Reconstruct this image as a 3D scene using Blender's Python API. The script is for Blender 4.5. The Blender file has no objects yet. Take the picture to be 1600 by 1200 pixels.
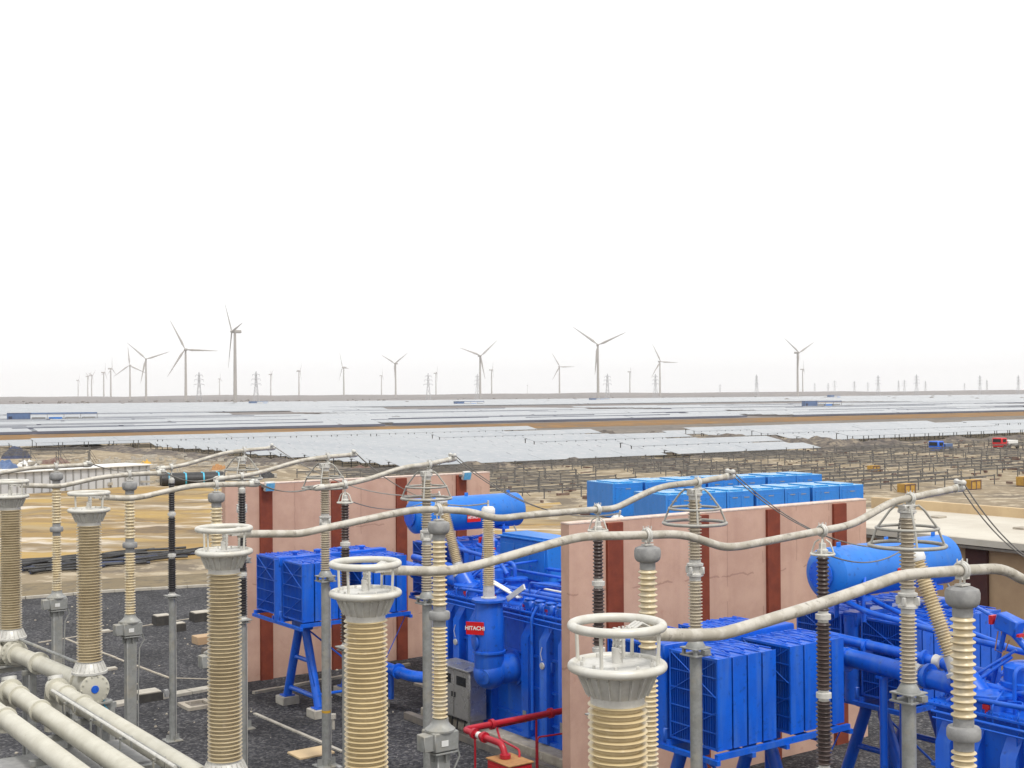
import bpy, bmesh, math, random
from mathutils import Vector, Matrix
random.seed(7)
sc = bpy.context.scene
COL = sc.collection
TH = math.atan2(.586, .81)
CT, ST = math.cos(TH), math.sin(TH)
H = 10.7
PIT, ROL = .00775, .0066
FWD = Vector((0, math.cos(PIT), math.sin(PIT)))
_r0 = Vector((1, 0, 0)); _u0 = Vector((0, -math.sin(PIT), math.cos(PIT)))
RGT = math.cos(ROL) * _r0 - math.sin(ROL) * _u0
UP = math.sin(ROL) * _r0 + math.cos(ROL) * _u0
CAM = Vector((0, 0, H))

def P(s, t, z=0.0):                       # yard grid (s along the walls, t across the phases) to world
    return Vector((CT * s - ST * t, ST * s + CT * t, z))
def ST_of(p): return (CT * p.x + ST * p.y, -ST * p.x + CT * p.y)
def ray(px, py): return (FWD * 2000 + RGT * (px - 800) - UP * (py - 600)).normalized()
def at_t(px, py, t):                      # sight line meets the vertical plane of one phase
    d = ray(px, py); k = t / (-ST * d.x + CT * d.y); return CAM + d * k
def at_z(px, py, z):
    d = ray(px, py); return CAM + d * ((z - H) / d.z)
def at_y(px, py, y):
    d = ray(px, py); return CAM + d * (y / d.y)

# ---------------------------------------------------------------- meshes
class MB:
    def __init__(self): self.bm = bmesh.new()
    def box(self, c, size, rot=None, bev=0.0, taper=None):
        hx, hy, hz = size[0] / 2, size[1] / 2, size[2] / 2
        vs = []
        for dz in (-1, 1):
            k = taper if (taper and dz > 0) else 1.0
            for dx, dy in ((-1, -1), (1, -1), (1, 1), (-1, 1)):
                v = Vector((dx * hx * k, dy * hy * k, dz * hz))
                if rot is not None: v = rot @ v
                vs.append(self.bm.verts.new(v + Vector(c)))
        fs = [self.bm.faces.new([vs[i] for i in q]) for q in
              ((3, 2, 1, 0), (4, 5, 6, 7), (0, 1, 5, 4), (1, 2, 6, 5), (2, 3, 7, 6), (3, 0, 4, 7))]
        if bev > 0:
            es = set(e for f in fs for e in f.edges)
            bmesh.ops.bevel(self.bm, geom=list(es), offset=bev, segments=1, affect='EDGES', profile=.5)
        return self
    def prism(self, pts, z0, z1):           # polygon (ccw) extruded upwards
        a = [self.bm.verts.new((p[0], p[1], z0)) for p in pts]
        b = [self.bm.verts.new((p[0], p[1], z1)) for p in pts]
        n = len(pts)
        self.bm.faces.new(list(reversed(a))); self.bm.faces.new(b)
        for i in range(n):
            j = (i + 1) % n; self.bm.faces.new((a[i], a[j], b[j], b[i]))
        return self
    def poly(self, pts):
        self.bm.faces.new([self.bm.verts.new(p) for p in pts]); return self
    def frame_of(self, d):
        d = d.normalized()
        a = Vector((0, 0, 1)) if abs(d.z) < .95 else Vector((1, 0, 0))
        x = d.cross(a).normalized(); y = d.cross(x).normalized()
        return x, y
    def lathe(self, prof, o=(0, 0, 0), axis=(0, 0, 1), seg=24, cap=True):
        o = Vector(o); ax = Vector(axis).normalized(); x, y = self.frame_of(ax)
        rings = []
        for r, z in prof:
            rings.append([self.bm.verts.new(o + ax * z + (x * math.cos(2 * math.pi * k / seg) + y * math.sin(2 * math.pi * k / seg)) * max(r, 1e-4)) for k in range(seg)])
        for a, b in zip(rings, rings[1:]):
            for k in range(seg):
                j = (k + 1) % seg
                self.bm.faces.new((a[j], a[k], b[k], b[j]))
        if cap:
            self.bm.faces.new(rings[0]); self.bm.faces.new(list(reversed(rings[-1])))
        return self
    def cyl(self, p0, p1, r0, r1=None, seg=16):
        p0 = Vector(p0); p1 = Vector(p1)
        return self.lathe([(r0, 0), (r0 if r1 is None else r1, (p1 - p0).length)], p0, p1 - p0, seg)
    def tube(self, pts, r, seg=10, closed=False):
        pts = [Vector(p) for p in pts]; n = len(pts); rings = []
        x = None
        for i, p in enumerate(pts):
            if closed: d = pts[(i + 1) % n] - pts[i - 1]
            else: d = pts[min(i + 1, n - 1)] - pts[max(i - 1, 0)]
            d.normalize()
            if x is None: x, y = self.frame_of(d)
            x = (x - d * x.dot(d)).normalized(); y = d.cross(x)
            rr = r(i / (n - 1)) if callable(r) else r
            rings.append([self.bm.verts.new(p + (x * math.cos(2 * math.pi * k / seg) + y * math.sin(2 * math.pi * k / seg)) * rr) for k in range(seg)])
        pairs = list(zip(rings, rings[1:])) + ([(rings[-1], rings[0])] if closed else [])
        for a, b in pairs:
            for k in range(seg):
                j = (k + 1) % seg
                self.bm.faces.new((a[k], a[j], b[j], b[k]))
        if not closed:
            self.bm.faces.new(list(reversed(rings[0]))); self.bm.faces.new(rings[-1])
        return self
    def torus(self, c, R, r, axis=(0, 0, 1), seg=40, sub=12):
        c = Vector(c); ax = Vector(axis).normalized(); x, y = self.frame_of(ax)
        return self.tube([c + (x * math.cos(2 * math.pi * k / seg) + y * math.sin(2 * math.pi * k / seg)) * R for k in range(seg)], r, sub, closed=True)
    def ball(self, c, r, seg=16, n=8, sq=1.0):
        return self.lathe([(r * math.sin(math.pi * i / n), -r * sq * math.cos(math.pi * i / n)) for i in range(n + 1)], c, (0, 0, 1), seg, cap=False)
    def sheds(self, z0, z1, rc, rs, pitch, o=(0, 0, 0), axis=(0, 0, 1), seg=24):
        n = max(1, round((z1 - z0) / pitch)); p = (z1 - z0) / n; pr = [(rc, z0)]
        for i in range(n):
            z = z0 + i * p; d = rs - rc
            pr += [(rc, z + .06 * p), (rs - .10 * d, z + .30 * p), (rs, z + .38 * p), (rs - .08 * d, z + .47 * p), (rc + .06 * d, z + .66 * p)]
        pr.append((rc, z1))
        return self.lathe(pr, o, axis, seg)
    def build(self, name, m, parent=None, loc=None, rotz=0.0, sharp=38):
        me = bpy.data.meshes.new(name); bmesh.ops.recalc_face_normals(self.bm, faces=self.bm.faces)
        self.bm.to_mesh(me); self.bm.free()
        me.polygons.foreach_set('use_smooth', [True] * len(me.polygons))
        me.set_sharp_from_angle(angle=math.radians(sharp))
        o = bpy.data.objects.new(name, me); COL.objects.link(o)
        if m is not None: me.materials.append(m)
        if parent is not None: o.parent = parent
        if loc is not None: o.location = loc; o.rotation_euler = (0, 0, rotz)
        return o

def bend(pts, rad, n=5):                    # rounds the corners of a polyline
    pts = [Vector(p) for p in pts]; out = [pts[0]]
    for a, b, c in zip(pts, pts[1:], pts[2:]):
        la, lc = (a - b).length, (c - b).length
        q = min(rad, la * .45, lc * .45)
        p0 = b + (a - b) / la * q; p1 = b + (c - b) / lc * q
        for i in range(n + 1):
            k = i / n; out.append(p0 * (1 - k) ** 2 + b * 2 * k * (1 - k) + p1 * k * k)
    out.append(pts[-1]); return out

def sag(a, b, d, n=14):
    a = Vector(a); b = Vector(b)
    return [a.lerp(b, i / n) - Vector((0, 0, d * 4 * (i / n) * (1 - i / n))) for i in range(n + 1)]

def tag(o, label, cat, group=None, kind=None):
    o['label'] = label
    if cat: o['category'] = cat
    if group: o['group'] = group
    if kind: o['kind'] = kind
    return o
def struct(o, label=None, kind='structure'):
    o['kind'] = kind
    if label: o['label'] = label; o['category'] = o.name.split('.')[0].replace('_', ' ')
    return o
def thing(name, label, cat, loc, rotz=TH, group=None):
    o = bpy.data.objects.new(name, None); COL.objects.link(o)
    o.empty_display_size = .3; o.location = loc; o.rotation_euler = (0, 0, rotz)
    return tag(o, label, cat, group)
def copy_tree(o, loc=None, rotz=None, label=None, parent=None):
    c = o.copy(); COL.objects.link(c)
    if parent is not None: c.parent = parent
    if loc is not None: c.location = loc
    if rotz is not None: c.rotation_euler = (0, 0, rotz)
    if label: c['label'] = label
    for ch in list(o.children): copy_tree(ch, parent=c)
    return c
def lettering(text, size, m, parent, loc, rot, depth=.004, name='sign_lettering', bold=.012):
    cu = bpy.data.curves.new(name, 'FONT'); cu.body = text; cu.size = size; cu.extrude = depth; cu.offset = bold * size
    cu.align_x = 'CENTER'; cu.align_y = 'CENTER'
    t = bpy.data.objects.new(name, cu); COL.objects.link(t)
    bpy.context.view_layer.update()
    me = bpy.data.meshes.new_from_object(t.evaluated_get(bpy.context.evaluated_depsgraph_get()))
    bpy.data.objects.remove(t)
    o = bpy.data.objects.new(name, me); COL.objects.link(o); me.materials.clear(); me.materials.append(m)
    o.parent = parent; o.location = loc; o.rotation_euler = rot
    return o

# ---------------------------------------------------------------- materials
def mat(name, c1, c2=None, scale=3.0, rough=.6, metal=0.0, bump=0.0, bscale=None, stretch=(1, 1, 1), detail=6, lo=.35, hi=.65, spec=.5, c3=None, scale3=.5, lo3=.5, hi3=.7, rvar=0.0, coat=0.0):
    m = bpy.data.materials.new(name); m.use_nodes = True
    nt = m.node_tree; b = nt.nodes['Principled BSDF']; L = nt.links.new
    b.inputs['Roughness'].default_value = rough; b.inputs['Metallic'].default_value = metal
    b.inputs['Specular IOR Level'].default_value = spec
    b.inputs['Coat Weight'].default_value = coat
    b.inputs['Base Color'].default_value = (*c1, 1)
    tc = nt.nodes.new('ShaderNodeTexCoord'); mp = nt.nodes.new('ShaderNodeMapping'); mp.inputs['Scale'].default_value = stretch
    L(tc.outputs['Object'], mp.inputs['Vector'])
    def noise(sc_, det=detail):
        n = nt.nodes.new('ShaderNodeTexNoise'); n.inputs['Scale'].default_value = sc_; n.inputs['Detail'].default_value = det; n.inputs['Roughness'].default_value = .62
        L(mp.outputs['Vector'], n.inputs['Vector']); return n.outputs['Fac']
    def ramp(src, a, b_):
        r = nt.nodes.new('ShaderNodeMapRange'); r.inputs['From Min'].default_value = a; r.inputs['From Max'].default_value = b_
        r.interpolation_type = 'SMOOTHSTEP'; L(src, r.inputs['Value']); return r.outputs['Result']
    def mix(f, a, b_):
        x = nt.nodes.new('ShaderNodeMix'); x.data_type = 'RGBA'
        if isinstance(a, tuple): x.inputs['A'].default_value = (*a, 1)
        else: L(a, x.inputs['A'])
        x.inputs['B'].default_value = (*b_, 1); L(f, x.inputs['Factor']); return x.outputs['Result']
    if c2:
        f = ramp(noise(scale), lo, hi); c = mix(f, tuple(c1), tuple(c2))
        if c3: c = mix(ramp(noise(scale3), lo3, hi3), c, tuple(c3))
        L(c, b.inputs['Base Color'])
        if rvar:
            r = nt.nodes.new('ShaderNodeMapRange'); r.inputs['To Min'].default_value = rough - rvar; r.inputs['To Max'].default_value = rough + rvar
            L(f, r.inputs['Value']); L(r.outputs['Result'], b.inputs['Roughness'])
    if bump:
        bn = nt.nodes.new('ShaderNodeBump'); bn.inputs['Strength'].default_value = bump; bn.inputs['Distance'].default_value = .02
        L(noise(bscale or scale * 4, 4), bn.inputs['Height']); L(bn.outputs['Normal'], b.inputs['Normal'])
    return m

M = {}
M['porcelain'] = mat('cream_porcelain', (.60, .485, .28), (.50, .395, .22), 2.5, .38, c3=(.68, .58, .41), scale3=7, lo3=.58, hi3=.8, rvar=.08)
M['porcelain_dusty'] = mat('dusty_cream_porcelain', (.46, .38, .24), (.38, .305, .185), 2.5, .42, c3=(.54, .46, .34), scale3=7, lo3=.58, hi3=.8, rvar=.08)
M['ring_dull'] = mat('dull_grading_ring', (.40, .39, .35), (.33, .32, .29), 6, .5, .15, rvar=.08)
M['lid'] = mat('glossy_blue_lid', (.03, .32, .68), (.025, .28, .60), 1.0, .2, spec=.7, rvar=.06)
M['rail'] = mat('pale_mounting_rail', (.44, .42, .38), (.33, .31, .28), 1, .5, .2)
M['porcelain_pale'] = mat('pale_porcelain', (.66, .56, .37), (.56, .45, .27), 4, .4, c3=(.5, .44, .33), scale3=3, lo3=.5, hi3=.7, rvar=.08)
M['porcelain_grey'] = mat('dusty_grey_porcelain', (.45, .39, .29), (.36, .31, .24), 5, .5, rvar=.08)
M['brown_porcelain'] = mat('dark_brown_porcelain', (.035, .022, .02), (.07, .045, .04), 6, .45, rvar=.1)
M['black_polymer'] = mat('black_polymer', (.018, .016, .018), (.035, .03, .03), 6, .5)
M['alu'] = mat('weathered_aluminium_tube', (.53, .50, .44), (.40, .37, .31), 4.5, .5, .15, bump=.08, lo=.42, hi=.58, c3=(.26, .23, .19), scale3=11, lo3=.58, hi3=.70, rvar=.1)
M['ring'] = mat('painted_corona_ring', (.62, .61, .56), (.54, .52, .46), 5, .45, .1, rvar=.08)
M['cast'] = mat('cast_aluminium', (.62, .61, .57), (.50, .49, .46), 6, .5, .1, bump=.08, rvar=.1)
M['galv'] = mat('galvanised_steel', (.34, .345, .335), (.26, .265, .25), 4, .55, .3, bump=.04, c3=(.45, .40, .30), scale3=1.2, lo3=.5, hi3=.75, rvar=.1)
M['cap'] = mat('grey_cap_paint', (.31, .31, .305), (.24, .24, .24), 8, .6, bump=.08)
M['gis'] = mat('beige_enclosure_paint', (.56, .54, .455), (.49, .47, .39), 2.2, .42, c3=(.42, .38, .28), scale3=6, lo3=.62, hi3=.8, rvar=.06)
M['blue'] = mat('blue_transformer_paint', (.009, .125, .68), (.007, .10, .57), 1.3, .36, bump=.03, bscale=9, c3=(.025, .12, .55), scale3=4, lo3=.6, hi3=.85, rvar=.08)
M['blue_bright'] = mat('bright_blue_cabinet_paint', (.014, .195, .64), (.012, .17, .56), .8, .42, c3=(.06, .28, .66), scale3=3, lo3=.6, hi3=.85, rvar=.06)
M['blue_mid'] = mat('conservator_blue_paint', (.012, .185, .66), (.010, .155, .57), .8, .40, c3=(.03, .18, .62), scale3=3, lo3=.6, hi3=.85, rvar=.06)
M['pink'] = mat('pink_plaster', (.58, .375, .285), (.50, .31, .235), .9, .85, bump=.15, bscale=14, c3=(.47, .25, .19), scale3=2.6, lo3=.6, hi3=.8)
M['redbrown'] = mat('red_oxide_plaster', (.225, .043, .018), (.17, .031, .014), 2.5, .75, bump=.12, bscale=12, c3=(.25, .05, .028), scale3=6, lo3=.6, hi3=.8)
M['coping'] = mat('pale_coping', (.70, .58, .50), (.58, .44, .37), 6, .85, bump=.2)
M['roof'] = mat('white_roof_screed', (.56, .525, .45), (.48, .44, .37), .35, .8, bump=.06, c3=(.50, .46, .40), scale3=1.1, lo3=.6, hi3=.8)
M['tan'] = mat('tan_render', (.47, .33, .20), (.41, .28, .17), .7, .85, bump=.1, bscale=10)
M['tan_light'] = mat('pale_tan_render', (.62, .47, .28), (.54, .40, .24), .6, .85, bump=.1, bscale=10)
M['maroon'] = mat('maroon_column_paint', (.07, .02, .018), (.055, .016, .015), 3, .7)
M['concrete'] = mat('concrete', (.42, .38, .31), (.33, .29, .24), 3, .9, bump=.25, c3=(.5, .46, .4), scale3=8, lo3=.55, hi3=.7)
M['concrete_pale'] = mat('pale_concrete', (.47, .44, .38), (.38, .35, .30), 3, .9, bump=.2)
M['pit'] = mat('dark_pit_concrete', (.06, .055, .05), (.04, .038, .036), 4, .9)
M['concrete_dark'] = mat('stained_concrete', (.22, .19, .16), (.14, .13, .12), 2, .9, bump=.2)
M['steel'] = mat('stainless_steel', (.46, .45, .43), (.36, .35, .33), 2.2, .35, .55, c3=(.3, .29, .27), scale3=5, lo3=.55, hi3=.75, rvar=.12)
M['dark'] = mat('dark_glass', (.02, .022, .025), rough=.15)
M['black'] = mat('black_rubber', (.015, .015, .016), (.03, .03, .032), 4, .55)
M['red'] = mat('red_pipe_paint', (.46, .014, .03), (.38, .012, .024), 4, .4, rvar=.08)
M['redbox'] = mat('red_cabinet_paint', (.55, .018, .022), (.47, .014, .02), 3, .4)
M['redbox_top'] = mat('dusty_red_cabinet_top', (.42, .22, .08), (.34, .16, .06), 6, .7)
M['signred'] = mat('sign_red', (.60, .006, .012), rough=.35)
M['white'] = mat('white_paint', (.78, .78, .76), (.68, .68, .66), 4, .5)
M['cable'] = mat('aluminium_conductor', (.24, .23, .21), (.17, .16, .15), 8, .6, .3)
M['yellow'] = mat('yellow_marking_paint', (.62, .36, .03), (.52, .29, .03), 5, .6)
M['cyan'] = mat('cyan_band', (.05, .42, .62), rough=.5)
M['flood'] = mat('floodlight_glass', (.12, .42, .70), (.2, .5, .75), 8, .2)
M['trunkgrey'] = mat('turbine_grey_paint', (.40, .37, .34), (.36, .335, .31), .05, .6)
M['lattice'] = mat('lattice_steel', (.46, .46, .47), rough=.7)
M['shed'] = mat('blue_grey_sheet_steel', (.10, .17, .33), (.08, .13, .26), .4, .5)
M['shed_roof'] = mat('pale_sheet_roof', (.55, .56, .58), (.45, .46, .48), .4, .5)
M['wood'] = mat('yellow_crate_board', (.52, .31, .06), (.40, .22, .04), 2, .7)
M['tarp'] = mat('blue_black_tarpaulin', (.03, .045, .11), (.02, .025, .05), 1.2, .6, bump=.3, bscale=2)
M['rust'] = mat('rusty_brown_scrap', (.12, .06, .05), (.20, .14, .11), 1.2, .8, bump=.3)
M['frame'] = mat('galvanised_mounting_frame', (.16, .155, .15), (.11, .105, .10), 1, .6, .3)

# ground: grey-tan flat land with ochre and salt patches
def ground_mat(name, cols, scales, bump=.4, bs=3.0, stretch=(1, 1, 1), rot=0.0):
    m = mat(name, cols[0], cols[1], scales[0], .95, bump=bump, bscale=bs, spec=.15, stretch=stretch, c3=cols[2], scale3=scales[1], lo3=.5, hi3=.64)
    nt = m.node_tree; L = nt.links.new; b = nt.nodes['Principled BSDF']
    src = b.inputs['Base Color'].links[0].from_socket
    nt.nodes['Mapping'].inputs['Rotation'].default_value = (0, 0, rot)
    for i in range(3, len(cols)):
        n = nt.nodes.new('ShaderNodeTexNoise'); n.inputs['Scale'].default_value = scales[i - 1]; n.inputs['Detail'].default_value = 8; n.inputs['Roughness'].default_value = .65
        mp = nt.nodes['Mapping']; L(mp.outputs['Vector'], n.inputs['Vector'])
        r = nt.nodes.new('ShaderNodeMapRange'); r.interpolation_type = 'SMOOTHSTEP'; r.inputs['From Min'].default_value = .50; r.inputs['From Max'].default_value = .60
        L(n.outputs['Fac'], r.inputs['Value'])
        x = nt.nodes.new('ShaderNodeMix'); x.data_type = 'RGBA'; L(r.outputs['Result'], x.inputs['Factor']); L(src, x.inputs['A']); x.inputs['B'].default_value = (*cols[i], 1)
        src = x.outputs['Result']
    L(src, b.inputs['Base Color']); return m
M['land'] = ground_mat('grey_tan_land', [(.31, .25, .165), (.23, .185, .13), (.37, .295, .19), (.17, .14, .105), (.42, .355, .26)], [.03, .012, .11, .5], stretch=(1, 1, 1))
M['lot'] = ground_mat('ochre_and_salt_ground', [(.34, .22, .08), (.235, .18, .11), (.35, .27, .155), (.57, .51, .43), (.17, .13, .09), (.40, .275, .105)], [.10, .07, .06, .22, .11], bump=.7, bs=1.5, stretch=(.55, 1.5, 1), rot=-TH)
M['farland'] = ground_mat('haze_grey_far_land', [(.20, .175, .165), (.165, .15, .145), (.24, .21, .19), (.14, .13, .13)], [.004, .01, .03], bump=0, bs=.5)  # distance haze is put into the land colour as grey
M['row_shade'] = mat('painted_row_shade', (.13, .14, .19), (.10, .105, .14), .05, .6)  # dark colour painted as the shade beneath far panel rows
M['canal'] = ground_mat('ochre_embankment_soil', [(.25, .135, .045), (.18, .11, .055), (.30, .165, .05), (.16, .12, .085)], [.03, .06, .15], bump=.3, bs=.5)
M['greystrip'] = ground_mat('grey_soil', [(.20, .175, .15), (.15, .13, .115), (.25, .215, .175), (.12, .11, .10)], [.05, .1, .4], bump=.3, bs=.5)
M['track'] = ground_mat('compacted_track', [(.22, .175, .11), (.18, .145, .095), (.28, .23, .15), (.15, .125, .09)], [.15, .3, 1.2], bump=.3, bs=4)
M['mound'] = ground_mat('dark_excavated_soil', [(.17, .145, .12), (.11, .095, .085), (.25, .21, .16), (.08, .072, .07)], [.3, .5, 1.1], bump=.9, bs=2)

def gravel_mat():
    m = mat('dark_crushed_stone', (.06, .06, .066), (.05, .05, .056), 6, .9, spec=.25)
    nt = m.node_tree; L = nt.links.new; b = nt.nodes['Principled BSDF']; tc = nt.nodes['Texture Coordinate']
    v = nt.nodes.new('ShaderNodeTexVoronoi'); v.inputs['Scale'].default_value = 13; L(tc.outputs['Object'], v.inputs['Vector'])
    sp = nt.nodes.new('ShaderNodeSeparateColor'); L(v.outputs['Color'], sp.inputs['Color'])
    cr = nt.nodes.new('ShaderNodeValToRGB'); e = cr.color_ramp.elements
    e[0].position = 0; e[0].color = (.026, .026, .030, 1); e[1].position = 1; e[1].color = (.15, .145, .145, 1)
    k = e.new(.55); k.color = (.048, .048, .054, 1); k = e.new(.9); k.color = (.10, .098, .10, 1)
    L(sp.outputs['Red'], cr.inputs['Fac'])
    n = nt.nodes.new('ShaderNodeTexNoise'); n.inputs['Scale'].default_value = .35; n.inputs['Detail'].default_value = 6; L(tc.outputs['Object'], n.inputs['Vector'])
    mr = nt.nodes.new('ShaderNodeMapRange'); mr.inputs['From Min'].default_value = .3; mr.inputs['From Max'].default_value = .7; mr.inputs['To Min'].default_value = .6; mr.inputs['To Max'].default_value = 1.35
    L(n.outputs['Fac'], mr.inputs['Value'])
    x = nt.nodes.new('ShaderNodeVectorMath'); x.operation = 'SCALE'; L(cr.outputs['Color'], x.inputs[0]); L(mr.outputs['Result'], x.inputs['Scale'])
    L(x.outputs['Vector'], b.inputs['Base Color'])
    bp = nt.nodes.new('ShaderNodeBump'); bp.inputs['Strength'].default_value = .9; bp.inputs['Distance'].default_value = .05
    L(v.outputs['Distance'], bp.inputs['Height']); bp.invert = True; L(bp.outputs['Normal'], b.inputs['Normal'])
    return m
M['gravel'] = gravel_mat()
def weather_blue(key, amount):              # faded runs down the sides, dust lying on upward faces
    m = M[key]; nt = m.node_tree; L = nt.links.new; b = nt.nodes['Principled BSDF']; tc = nt.nodes['Texture Coordinate']
    src = b.inputs['Base Color'].links[0].from_socket
    mp = nt.nodes.new('ShaderNodeMapping'); mp.inputs['Scale'].default_value = (5, 5, .5); L(tc.outputs['Object'], mp.inputs['Vector'])
    n = nt.nodes.new('ShaderNodeTexNoise'); n.inputs['Scale'].default_value = 1.0; n.inputs['Detail'].default_value = 6; L(mp.outputs[0], n.inputs['Vector'])
    r = nt.nodes.new('ShaderNodeMapRange'); r.inputs['From Min'].default_value = .52; r.inputs['From Max'].default_value = .78; r.inputs['To Max'].default_value = amount; L(n.outputs['Fac'], r.inputs['Value'])
    x = nt.nodes.new('ShaderNodeMix'); x.data_type = 'RGBA'; L(r.outputs['Result'], x.inputs['Factor']); L(src, x.inputs['A']); x.inputs['B'].default_value = (.10, .22, .50, 1)
    n2 = nt.nodes.new('ShaderNodeTexNoise'); n2.inputs['Scale'].default_value = 7; n2.inputs['Detail'].default_value = 7; L(tc.outputs['Object'], n2.inputs['Vector'])
    r2 = nt.nodes.new('ShaderNodeMapRange'); r2.inputs['From Min'].default_value = .60; r2.inputs['From Max'].default_value = .72; r2.inputs['To Max'].default_value = .55; L(n2.outputs['Fac'], r2.inputs['Value'])
    y = nt.nodes.new('ShaderNodeMix'); y.data_type = 'RGBA'; L(r2.outputs['Result'], y.inputs['Factor']); L(x.outputs['Result'], y.inputs['A']); y.inputs['B'].default_value = (.012, .045, .20, 1)
    L(y.outputs['Result'], b.inputs['Base Color'])
for k_, a_ in (('blue', .5), ('blue_mid', .35), ('blue_bright', .35)): weather_blue(k_, a_)

def wall_mat():                             # pink plaster with hairline cracks and joint lines
    m = M['pink']; nt = m.node_tree; L = nt.links.new; b = nt.nodes['Principled BSDF']; tc = nt.nodes['Texture Coordinate']
    src = b.inputs['Base Color'].links[0].from_socket
    n = nt.nodes.new('ShaderNodeTexNoise'); n.inputs['Scale'].default_value = 2.2; n.inputs['Detail'].default_value = 5
    L(tc.outputs['Object'], n.inputs['Vector'])
    sep = nt.nodes.new('ShaderNodeSeparateXYZ'); L(tc.outputs['Object'], sep.inputs[0])
    ma = nt.nodes.new('ShaderNodeMath'); ma.operation = 'MULTIPLY_ADD'; L(n.outputs['Fac'], ma.inputs[0]); ma.inputs[1].default_value = .35; L(sep.outputs['Z'], ma.inputs[2])
    mo = nt.nodes.new('ShaderNodeMath'); mo.operation = 'PINGPONG'; mo.inputs[1].default_value = .95; L(ma.outputs[0], mo.inputs[0])
    lt = nt.nodes.new('ShaderNodeMath'); lt.operation = 'LESS_THAN'; lt.inputs[1].default_value = .024; L(mo.outputs[0], lt.inputs[0])
    n2 = nt.nodes.new('ShaderNodeTexNoise'); n2.inputs['Scale'].default_value = .9; L(tc.outputs['Object'], n2.inputs['Vector'])
    gt = nt.nodes.new('ShaderNodeMath'); gt.operation = 'GREATER_THAN'; gt.inputs[1].default_value = .47; L(n2.outputs['Fac'], gt.inputs[0])
    mu = nt.nodes.new('ShaderNodeMath'); mu.operation = 'MULTIPLY'; L(lt.outputs[0], mu.inputs[0]); L(gt.outputs[0], mu.inputs[1])
    m2 = nt.nodes.new('ShaderNodeMath'); m2.operation = 'MULTIPLY'; L(mu.outputs[0], m2.inputs[0]); m2.inputs[1].default_value = .42
    x = nt.nodes.new('ShaderNodeMix'); x.data_type = 'RGBA'; L(m2.outputs[0], x.inputs['Factor']); L(src, x.inputs['A']); x.inputs['B'].default_value = (.22, .11, .085, 1)
    mv = nt.nodes.new('ShaderNodeMath'); mv.operation = 'MULTIPLY_ADD'; L(n.outputs['Fac'], mv.inputs[0]); mv.inputs[1].default_value = .12; L(sep.outputs['X'], mv.inputs[2])
    pv = nt.nodes.new('ShaderNodeMath'); pv.operation = 'PINGPONG'; pv.inputs[1].default_value = .72; L(mv.outputs[0], pv.inputs[0])
    lv = nt.nodes.new('ShaderNodeMath'); lv.operation = 'LESS_THAN'; lv.inputs[1].default_value = .016; L(pv.outputs[0], lv.inputs[0])
    l2 = nt.nodes.new('ShaderNodeMath'); l2.operation = 'MULTIPLY'; L(lv.outputs[0], l2.inputs[0]); L(gt.outputs[0], l2.inputs[1])
    l3 = nt.nodes.new('ShaderNodeMath'); l3.operation = 'MULTIPLY_ADD'; L(l2.outputs[0], l3.inputs[0]); l3.inputs[1].default_value = .35; L(m2.outputs[0], l3.inputs[2]); l3.use_clamp = True
    L(l3.outputs[0], x.inputs['Factor'])
    # broad vertical rain streaks
    mp = nt.nodes.new('ShaderNodeMapping'); mp.inputs['Scale'].default_value = (1.6, 1.6, .12); L(tc.outputs['Object'], mp.inputs['Vector'])
    n3 = nt.nodes.new('ShaderNodeTexNoise'); n3.inputs['Scale'].default_value = 1.4; n3.inputs['Detail'].default_value = 6; L(mp.outputs[0], n3.inputs['Vector'])
    r3 = nt.nodes.new('ShaderNodeMapRange'); r3.inputs['From Min'].default_value = .52; r3.inputs['From Max'].default_value = .75; r3.inputs['To Max'].default_value = .35; L(n3.outputs['Fac'], r3.inputs['Value'])
    y = nt.nodes.new('ShaderNodeMix'); y.data_type = 'RGBA'; L(r3.outputs['Result'], y.inputs['Factor']); L(x.outputs['Result'], y.inputs['A']); y.inputs['B'].default_value = (.40, .225, .175, 1)
    L(y.outputs['Result'], b.inputs['Base Color'])
wall_mat()

def panel_mat():                            # dusty glass over dark cells: mirrors the pale sky at grazing angles
    m = mat('dusty_solar_glass', (.285, .305, .32), (.23, .255, .28), .08, .2, spec=.6, c3=(.33, .33, .345), scale3=.6, lo3=.5, hi3=.7)
    return m
M['panel'] = panel_mat()
# ================================================================ switchyard posts and busbars
T = dict(A=8.85, B=14.0, C=19.1, D=28.0, E=33.15, F=38.5)

def clamp(mb, z, r=.075):                   # two-piece bolted clamp round a tube that runs along local x
    mb.torus((0, 0, z), r + .012, .026, axis=(1, 0, 0), seg=20, sub=8)
    mb.torus((-.035, 0, z), r + .008, .02, axis=(1, 0, 0), seg=20, sub=8)
    for sx in (-.05, .05):
        for sy in (-.03, .03):
            mb.cyl((sx, sy, z + r + .01), (sx, sy, z + r + .055), .009, seg=6)

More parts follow.
